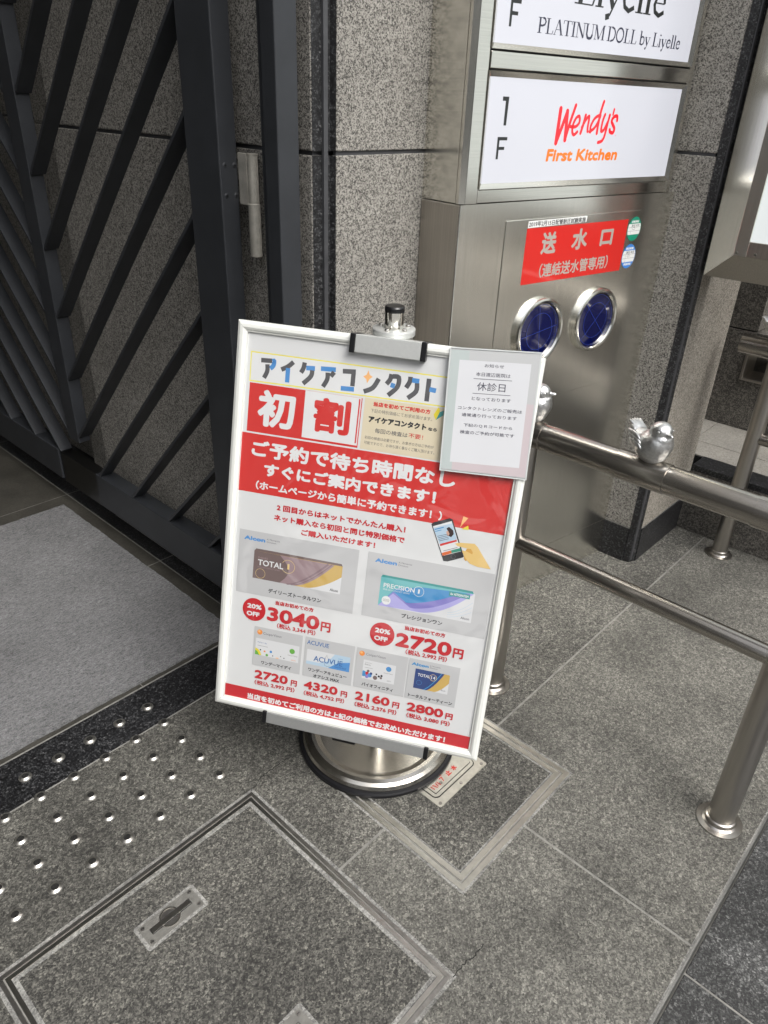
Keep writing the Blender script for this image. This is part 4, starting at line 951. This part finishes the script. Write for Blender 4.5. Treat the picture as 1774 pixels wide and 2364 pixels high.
# two large product boxes
def arc_band(x0, y0, x1, y1, bow, w0, w1, m, n=16):
    pts = []
    for i in range(n + 1):
        t = i / n; pts.append((x0 + (x1 - x0) * t, y0 + (y1 - y0) * t + bow * 4 * t * (1 - t)))
    P.line(pts, w0, m, w2=w1)
def novartis(x, y, s=1.0):
    P.text('Alcon', x, y, x + 49 * s, y + 9.5 * s, 'p_logo_blue' if s > .9 else 'p_sky', bold=.95 * s)
    P.text('A Novartis', x + 52 * s, y - 1 * s, x + 82 * s, y + 3.2 * s, 'p_mid'); P.text('Division', x + 52.5 * s, y + 5 * s, x + 74 * s, y + 9 * s, 'p_mid')
P.rect(32, 442.5, 303.5, 589.5, 'p_grey_box'); P.rect(323.5, 441.5, 592.5, 588, 'p_grey_box')
novartis(43.5, 455.2); novartis(339.8, 452.8, .97)
X0, X1, Y0, Y1 = 69, 271, 481, 550.5
P.poly([(X0, Y0 + 6), (X0 + 4, Y0), (X1 - 3, Y0), (X1, Y0 + 5), (X1, Y1), (X0, Y1)], 'p_box_white')
P.poly([(X0, Y0 + 6), (X0 + 4, Y0), (X1 - 3, Y0), (X1, Y0 + 5)], 'p_mauve')
def curve_pts(f, n=18): return [f(i / n) for i in range(n + 1)]
cvA = curve_pts(lambda t: (X0 + 120 + 82 * t, Y1 - (Y1 - Y0 - 30) * t ** 1.7))
P.poly([(X0, Y0 + 6), (X1, Y0 + 5)] + [(X1, Y0 + 30)] + [(x + 0, y) for x, y in cvA[::-1]] + [(X0, Y1)], 'p_gold')
cvB = curve_pts(lambda t: (X0 + 96 + 88 * t, Y1 - (Y1 - Y0 - 6) * t ** 1.6))
P.poly([(X0, Y0 + 6)] + cvB[::-1] + [(X0, Y1)], 'p_mauve2')
cvC = curve_pts(lambda t: (X0 + 80 + 90 * t, Y1 - (Y1 - Y0 - 6) * t ** 1.5)); P.line(cvC, 2.5, 'p_mauve3', w2=4)
cvC = curve_pts(lambda t: (X0 + 90 + 88 * t, Y1 - (Y1 - Y0 - 6) * t ** 1.5)); P.line(cvC, 1.5, 'p_mauve3', w2=2.5)
P.poly([(X0, Y0 + 6), (X0 + 60, Y0 + 6)] + [(X0 + 60 + 22 * math.sin(t * .3), Y0 + 6 + (Y1 - Y0 - 6) * t / 10) for t in range(1, 11)] + [(X0, Y1)], 'p_mauve')
P.text('DAILIES', 79, 498.5, 101, 502.8, 'p_mauve2'); P.text('TOTAL', 79, 505, 138, 518.5, 'p_white', bold=.35)
P.ring(149, 510, 15, .9, 'p_gold2', a0=-150, a1=150); P.text('1', 147.5, 503.5, 152, 516, 'p_gold2'); P.ring(86.5, 537.5, 11, .7, 'p_gold2')
P.text('ONE-DAY CONTACT LENSES', 79, 521, 131, 524, 'p_mauve2'); P.text('Alcon', 247.5, 540.5, 266, 547, 'p_dark', bold=.15)
P.text('デイリーズトータルワン', 108, 568.5, 231, 579, 'p_dark', bold=.35)
X0, X1, Y0, Y1 = 357, 559, 487, 558
P.poly([(X0, Y0 + 5), (X0 + 3, Y0), (X1 - 6, Y0), (X1, Y0 + 7), (X1, Y1), (X0, Y1)], 'p_box_white')
cv = curve_pts(lambda t: (X0 + 90 + 105 * t, Y1 - 2 - (Y1 - Y0 - 12) * t ** 1.8))
P.poly([(X0, Y0 + 5), (X0 + 3, Y0), (X1 - 6, Y0), (X1 - 4, Y0 + 8)] + cv[::-1] + [(X0, Y1)], 'p_lilac')
cv = curve_pts(lambda t: (X0 + 70 + 115 * t, Y1 - 8 - (Y1 - Y0 - 18) * t ** 1.8))
P.poly([(X0, Y0 + 5), (X0 + 3, Y0), (X1 - 12, Y0), (X1 - 10, Y0 + 8)] + cv[::-1] + [(X0 + 30, Y0 + 38), (X0, Y1)], 'p_violet')
cv = curve_pts(lambda t: (X0 + 60 + 110 * t, Y1 - 18 - (Y1 - Y0 - 30) * t ** 1.5))
P.poly([(X0, Y0 + 5), (X0 + 3, Y0), (X1 - 16, Y0), (X1 - 18, Y0 + 8)] + cv[::-1] + [(X0 + 30, Y0 + 34), (X0, Y1)], 'p_sky')
P.poly([(X0, Y0 + 5), (X0 + 3, Y0), (X1 - 6, Y0), (X1 - 3, Y0 + 6), (X0 + 90, Y0 + 12), (X0 + 34, Y0 + 26), (X0, Y1)], 'p_aqua')
P.poly([(X0, Y0 + 5), (X0 + 3, Y0), (X1 - 6, Y0), (X1 - 3, Y0 + 5)], 'p_teal')
P.text('PRECISION', 364.5, 504.5, 432, 514.8, 'p_white', bold=.25); P.ring(441, 510, 11, .8, 'p_white'); P.text('1', 439.5, 505, 443, 514.5, 'p_white')
P.text('ONE-DAY CONTACT LENSES', 364, 517, 422, 520.5, 'p_white'); P.disc(373.8, 543.4, 9.8, 'p_white'); P.text('SUSTAINED', 367, 540.5, 380.5, 542.8, 'p_txt'); P.text('MOISTURE', 367, 543.8, 380.5, 546.2, 'p_txt')
P.rect(505, 496, 549, 506, 'p_teal'); P.text('for ASTIGMATISM', 508, 498.3, 546, 503.8, 'p_white', bold=.15)
for k in range(3): P.line(curve_pts(lambda t: (X0 + 150 + 50 * t, Y1 - 4 - 5 * k - (20 + 6 * k) * t ** 1.6)), .7, 'p_pale')
P.text('Alcon', 536, 547, 554.5, 552.8, 'p_mid', bold=.1); P.text('プレシジョンワン', 411, 566, 500, 576, 'p_dark', bold=.35)
def price(px, py, w, hgt, s, yx, yw, t=None, tx=None):
    P.text(s, px, py, px + w, py + hgt, 'p_red2', bold=hgt * .062); P.text('円', yx, py + hgt * .30, yx + yw, py + hgt, 'p_red2', bold=hgt * .03)
    if t: P.text(t, *tx, 'p_red2', bold=.42)
for cx_, cy_ in ((78.4, 625.6), (374.6, 623)):
    P.disc(cx_, cy_, 27.3, 'p_red2'); P.text('20%', cx_ - 16.8, cy_ - 13.2, cx_ + 17.5, cy_ - 1.8, 'p_white', bold=.8); P.text('OFF', cx_ - 16.8, cy_ + 5.2, cx_ + 13.5, cy_ + 16.2, 'p_white', bold=.8)
P.text('当店お初めての方', 127, 594, 216, 604, 'p_red2', bold=.45); P.text('当店お初めての方', 422, 592.5, 510.5, 602.5, 'p_red2', bold=.45)
price(110, 611.5, 122.5, 33.5, '3040', 236, 22.5, '（税込 3,344 円）', (135, 646.5, 225.5, 659)); price(405.5, 611, 123, 33, '2720', 532, 22.5, '（税込 2,992 円）', (430.5, 645.5, 521.5, 658))
for a, b in ((82.5, 198.7), (203.5, 319.8), (322.8, 439.5), (440.5, 554)): P.rect(a + 1, 664.5, b - 1, 760.8, 'p_grey_box')
for x in (96.3, 335.5):
    P.disc(x, 677, 6.2, 'p_ballo'); P.disc(x - 1.5, 675, 3, 'p_orange')
P.text('CooperVision', 105, 675, 148, 683, 'p_mid'); P.text('CooperVision', 345, 673.5, 389, 681.5, 'p_mid'); P.text('ACUVUE', 208.5, 671.5, 259.5, 682, 'p_blue_txt', bold=.15)
novartis(447.5, 672.6, .77)
# small boxes
P.rect(88.5, 692.5, 192, 733.5, 'p_box_white'); P.text('MyDay 1 day', 93, 700, 115, 704.5, 'p_blue_txt'); P.line([(93, 710), (118, 710)], .7, 'p_mid')
P.disc(176, 708, 6.3, 'p_lime'); P.text('CooperVision', 166, 717, 189, 720.8, 'p_mid'); P.text('toric', 175, 727, 186, 730.8, 'p_ballo')
P.poly([(88.5, 733.5), (88.5, 717), (95, 719), (101, 725), (104, 733.5)], 'p_leafy'); P.poly([(88.5, 733.5), (88.5, 722), (94, 725), (99, 733.5)], 'p_lime')
for x, y, r_, c in ((101, 720, 1.8, 'dark'), (111, 722, 2.4, 'ballo'), (126, 720, 3.1, 'logo_blue'), (117, 730, 3.2, 'lime'), (131, 729, 1.4, 'dark'), (142, 732, 4.2, 'orange'), (150, 726.5, 1.2, 'dark'), (158, 729, 1.5, 'mid')): P.disc(x, y, r_, 'p_' + c, n=20, ry=min(r_, 733.3 - y))
P.rect(210.5, 693.5, 311, 729.5, 'p_pale'); P.poly([(210.5, 693.5), (275, 693.5), (262, 712), (240, 722), (210.5, 722)], 'p_box_white'); P.poly([(311, 706), (311, 729.5), (262, 729.5), (285, 712)], 'p_logo_blue')
P.text('ACUVUE', 227, 706.5, 294.5, 719.5, 'p_blue_txt', bold=.3); P.text('OASYS MAX', 277, 721, 304, 725.5, 'p_blue_txt', bold=.1); P.text('1-DAY', 284, 701, 294, 704, 'p_logo_blue')
P.line([(254, 706), (257, 699), (259, 706)], .6, 'p_mid'); P.line([(252, 718), (254, 725), (260, 727), (266, 724)], .6, 'p_mid')
P.rect(341, 690.5, 414.5, 736, 'p_box_white'); P.text('Biofinity', 345, 699.5, 358, 704, 'p_mid'); P.text('CooperVision', 345, 695.5, 360, 698, 'p_mid'); P.line([(345, 708.5), (364, 708.5)], .6, 'p_mid')
P.disc(399, 702, 6, 'p_sky'); P.disc(397.5, 700, 3, 'p_logo_blue'); P.text('CooperVision', 389, 711, 409, 714.5, 'p_mid'); P.text('toric', 398, 728.5, 407, 731.5, 'p_mid')
for x, y, r_, c in ((344, 724, 7, 'sky'), (352, 722, 4, 'red2'), (354, 716, 3, 'mauve'), (358, 726, 5, 'logo_blue'), (352, 730, 4, 'violet'), (361, 721, 3, 'navy'), (371, 729, 5, 'mauve'), (373, 720, 2, 'dark'), (379, 724, 2.6, 'dark'), (384, 727, 2.8, 'mauve'), (385, 721.5, 2.6, 'dark')):
    P.poly([(max(341.3, min(414, x + r_ * math.cos(a))), min(735.6, y + r_ * math.sin(a))) for a in [2 * math.pi * i / 20 for i in range(20)]], 'p_' + c)
X0, X1, Y0, Y1 = 457.5, 533.5, 686, 732.8
P.poly([(X0, Y0), (X1 - 2, Y0), (X1, Y0 + 2), (X1, Y1), (X0, Y1)], 'p_box_white')
cv = curve_pts(lambda t: (X0 + 46 + 30 * t, Y1 - (Y1 - Y0 - 20) * t ** 1.6)); P.poly([(X0, Y0), (X1 - 2, Y0), (X1, Y0 + 2)] + cv[::-1] + [(X0, Y1)], 'p_gold')
cv = curve_pts(lambda t: (X0 + 28 + 36 * t, Y1 - (Y1 - Y0) * t ** 1.5)); P.poly([(X0, Y0)] + cv[::-1] + [(X0, Y1)], 'p_navy')
cv = curve_pts(lambda t: (X0 + 22 + 36 * t, Y1 - (Y1 - Y0) * t ** 1.4)); P.line(cv, 1.5, 'p_sky')
P.text('TOTAL', 464, 696, 491, 703, 'p_white', bold=.15); P.ring(498, 700, 7.5, .8, 'p_gold2'); P.text('14', 494, 696, 503, 704, 'p_white', bold=.1); P.ring(469, 718, 5.5, .5, 'p_logo_blue'); P.text('Alcon', 518, 723, 528, 727, 'p_dark')
P.text('ワンデーマイデイ', 105, 745.8, 177, 755, 'p_dark', bold=.3); P.text('ワンデーアキュビュー', 217, 737.6, 307, 746.8, 'p_dark', bold=.3); P.text('オアシス MAX', 230, 751.5, 291, 760, 'p_dark', bold=.3)
P.text('バイオフィニティ', 342.5, 745.5, 414, 754.5, 'p_dark', bold=.3); P.text('トータルフォーティーン', 449, 747.5, 547, 756.5, 'p_dark', bold=.3)
price(91.5, 771.5, 80.5, 21.5, '2720', 179.5, 14.5, '（税込 2,992 円）', (93, 796.8, 190, 809)); price(210.5, 771.5, 80, 21, '4320', 298, 15, '（税込 4,752 円）', (212, 796.8, 308, 809))
price(330.8, 770.5, 80, 21.3, '2160', 417.3, 15.7, '（税込 2,376 円）', (332.3, 796.4, 429, 809)); price(449.8, 769.6, 81.7, 21.5, '2800', 537, 16, '（税込 3,080 円）', (451.6, 795.4, 549, 808))
P.rect(22.5, 821.6, 598, 852.8, 'p_red2')
P.text('当店を初めてご利用の方は上記の価格でお求めいただけます！', 78, 834, 544, 849.5, 'p_white', bold=.75)
po = P.obj('poster', fr)
print('poster faces', len(po.data.polygons))
# clamps that hold the frame
def bracket(u0, u1, v0, v1, z0, z1, cap, name, m):
    mb = MB(); mb.box((u0 + cap) / 1000, (u1 - cap) / 1000, -v1 / 1000, -v0 / 1000, z0, z1, m); b = mb.obj(name, ss, bevel=.0012); b.matrix_local = bmx
    for a, c in ((u0, u0 + cap), (u1 - cap, u1)):
        mb = MB(); mb.box(a / 1000, c / 1000, (-v1 - 1.5) / 1000, (-v0 + 1.5) / 1000, z0 - .001, z1 + .0012, 'black_plastic'); mb.obj('end_cap', b, bevel=.002)
    return b
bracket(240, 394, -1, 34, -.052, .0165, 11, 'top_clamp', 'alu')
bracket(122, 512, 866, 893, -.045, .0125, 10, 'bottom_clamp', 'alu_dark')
mb = MB(); mb.box(.290, .345, -.905, -.894, -.030, .004, 'black_plastic'); o = mb.obj('clamp_lever', ss, bevel=.002); o.matrix_local = bmx

# notice in a clear hard sleeve, hooked on the frame
nt_ = empty('notice_sheet', (0, 0, 0), 'small grey-bordered closing notice in a clear sleeve over the poster corner', 'notice')
nt_.matrix_world = Matrix.Translation((PX, PY, 0)) @ bmx
nm = nt_.matrix_world.copy()
def hexp(A, B, C, D, u, v):   # bilinear helper
    a = Vector(A).lerp(Vector(B), u); b = Vector(D).lerp(Vector(C), u); return a.lerp(b, v)
NTL, NBL, NBR, NTR = (437.6, .6), (449.9, 242.1), (622.0, 234.7), (611.0, -10.6)
S = Sheet((0, 0, .0112), (1, 0, 0), (0, 1, 0), (0, 0, 1), flip=True)
q = [hexp(NTL, NTR, NBR, NBL, u, v) for u, v in ((.012, .012), (.988, .012), (.988, .988), (.012, .988))]
S.mb.box(0, 0, 0, 0, 0, 0, 'p_note') if 0 else None
def npoly(u0, v0, u1, v1, m): S.poly([hexp(NTL, NTR, NBR, NBL, u, v) for u, v in ((u0, v0), (u1, v0), (u1, v1), (u0, v1))], m)
npoly(.015, .015, .985, .985, 'p_ngrey')
npoly(.02, .02, .22, .45, 'p_mint'); npoly(.02, .45, .14, .98, 'p_mint'); npoly(.86, .40, .98, .98, 'p_pink'); npoly(.14, .88, .86, .98, 'p_pink')
S.poly([(459.0, 22.3), (594.9, 13.5), (604.2, 213.2), (468.1, 221.3)], 'p_note')
ang = math.atan2(-8.8, 135.9)
def ntext(t, x0, y0, x1, h_, b=0.0):
    S2.text(t, x0, y0, x1, y0 + h_, 'p_txt', bold=b)
# lettering sits on axes turned with the sheet
Ox, Oy = 459.0, 22.3
XA = Vector((math.cos(ang), -math.sin(ang), 0)); YA = Vector((math.sin(ang), math.cos(ang), 0))
S2 = Sheet(Vector((Ox / 1000, -Oy / 1000, .0112)), XA, YA, (0, 0, 1), flip=True, lift=S.z + .0002)
def tl(u, v):   # board mm -> sheet mm
    dx, dy = u - Ox, v - Oy; c, s_ = math.cos(ang), math.sin(ang); return (dx * c + dy * s_, -dx * s_ + dy * c)
for t, (a, b), (c, d_), h_, bo in (('お知らせ', (508.5, 30.5), (545.3, 27.9), 6.5, .08), ('本日渡辺医院は', (494.5, 48.5), (560, 44.4), 7.5, .08), ('休診日', (500, 75.5), (554.5, 72.2), 16, .15), ('となっております', (493, 95.9), (568, 89.5), 6.8, .08),
                               ('コンタクトレンズのご販売は', (469.1, 116), (592.4, 108.2), 6.8, .08), ('通常通り行っております', (478.4, 128.7), (584.7, 121.9), 6.8, .08), ('下記のＱＲコードから', (485, 148.5), (579, 142.3), 6.8, .08), ('検査のご予約が可能です', (480, 163), (585, 155.5), 7, .08)):
    p, q_ = tl(a, b), tl(c, d_); S2.text(t, p[0], (p[1] + q_[1]) / 2 - h_, q_[0], (p[1] + q_[1]) / 2, 'p_txt', bold=bo)
for (a, b), (c, d_) in (((490.8, 53.9), (564, 49)), ((493, 81.9), (565.3, 76.8))): S2.line([tl(a, b), tl(c, d_)], .9, 'p_txt')
S.obj('paper', nt_); S2.obj('lettering', nt_)
m_, nt2, b_ = new_mat('clear sleeve'); b_.inputs['Base Color'].default_value = (.62, .65, .64, 1); b_.inputs['Roughness'].default_value = .08; b_.inputs['Transmission Weight'].default_value = 0.0; b_.inputs['Metallic'].default_value = 0
M['sleeve'] = m_
mb = MB()
e4 = [hexp(NTL, NTR, NBR, NBL, u, v) for u, v in ((0, 0), (1, 0), (1, 1), (0, 1))]; i4 = [hexp(NTL, NTR, NBR, NBL, u, v) for u, v in ((.014, .010), (.986, .010), (.986, .990), (.014, .990))]
for k in range(4):
    a, b, c, d_ = e4[k], e4[(k + 1) % 4], i4[(k + 1) % 4], i4[k]
    for zz, fl_ in ((.0116, 0), (.0098, 1)):
        v = [(p[0] / 1000, -p[1] / 1000, zz) for p in (a, b, c, d_)]; mb.face(v[::-1] if not fl_ else v, 'sleeve')
    mb.face([(a[0] / 1000, -a[1] / 1000, .0098), (b[0] / 1000, -b[1] / 1000, .0098), (b[0] / 1000, -b[1] / 1000, .0116), (a[0] / 1000, -a[1] / 1000, .0116)][::-1], 'sleeve')
mb.face([(p[0] / 1000, -p[1] / 1000, .0097) for p in e4], 'p_grey_box')
mb.obj('sleeve', nt_)

# ================================================================== THE PLACE AROUND, outside the frame but lighting and mirrored in it
tag((lambda b: (b.box(-6.2, 1.62, 1.80, 7.2, 3.15, 3.35, 'concrete'), b.obj('entrance_ceiling'))[1])(MB()), 'pale ceiling over the recessed entrance above the mat', 'ceiling')
tag((lambda b: (b.box(-6.3, -5.6, 1.80, 7.2, 0.001, 3.149, 'dark_wall'), b.obj('entrance_wall'))[1])(MB()), 'dark side wall of the entrance opposite the gate', 'wall')
tag((lambda b: (b.box(-5.59, 1.415, 6.6, 6.8, 0.001, 3.149, 'dark_wall'), b.obj('back_wall'))[1])(MB()), 'dark wall closing the far end of the entrance', 'wall')
tag((lambda b: (b.box(-6.3, 6, 1.36, 1.795, 3.36, 6, 'granite'), b.box(1.63, 6, 1.8, 6.2, 3.36, 6, 'granite'), b.obj('upper_wall'))[-1])(MB()), 'granite building front above the entrance', 'building')
tag((lambda b: (b.box(-2.7, -1.7, .55, 1.79, 0.001, 3.14, 'granite'), b.obj('granite_pillar', bevel=.003))[-1])(MB()), 'unseen granite pillar added on the left to shade the floor', 'pillar')  # added out of view to darken the left of the floor
bo = empty('building', (2, -14, 0), 'unseen building across the street added for reflections in the steel', 'building')  # added out of view, windows shaped for vertical bands mirrored in steel
mb = MB(); mb.box(-22, 22, -4, 0, -.096, 9, 'facade'); mb.obj('wall', bo)
for k in range(11):
    for z in (0.1, 3.4, 6.4):
        mb = MB(); mb.box(-21 + 4 * k, -18.9 + 4 * k, .001, .05, z, z + 2.5, 'window'); mb.obj('window', bo)
for (y0, y1, hh, lab) in ((-12, -6.9, 9, 'unseen grey block far left added for reflections in the poster film'), (-5.3, -1.2, 6, 'unseen low grey block nearer left added for reflections in the poster film')):
    bl = empty('building', (-12, y0, 0), lab, 'building')  # added blocks; the sky gap between them streaks the film's reflection
    mb = MB(); mb.box(-4, 0, 0, y1 - y0, -.096, hh, 'facade'); mb.obj('wall', bl)
    for k in range(2):
        for z in (0.2, 3.1):
            mb = MB(); mb.box(.001, .05, .5 + 2.0 * k, 1.9 + 2.0 * k, z, z + 2.2, 'window'); mb.obj('window', bl)
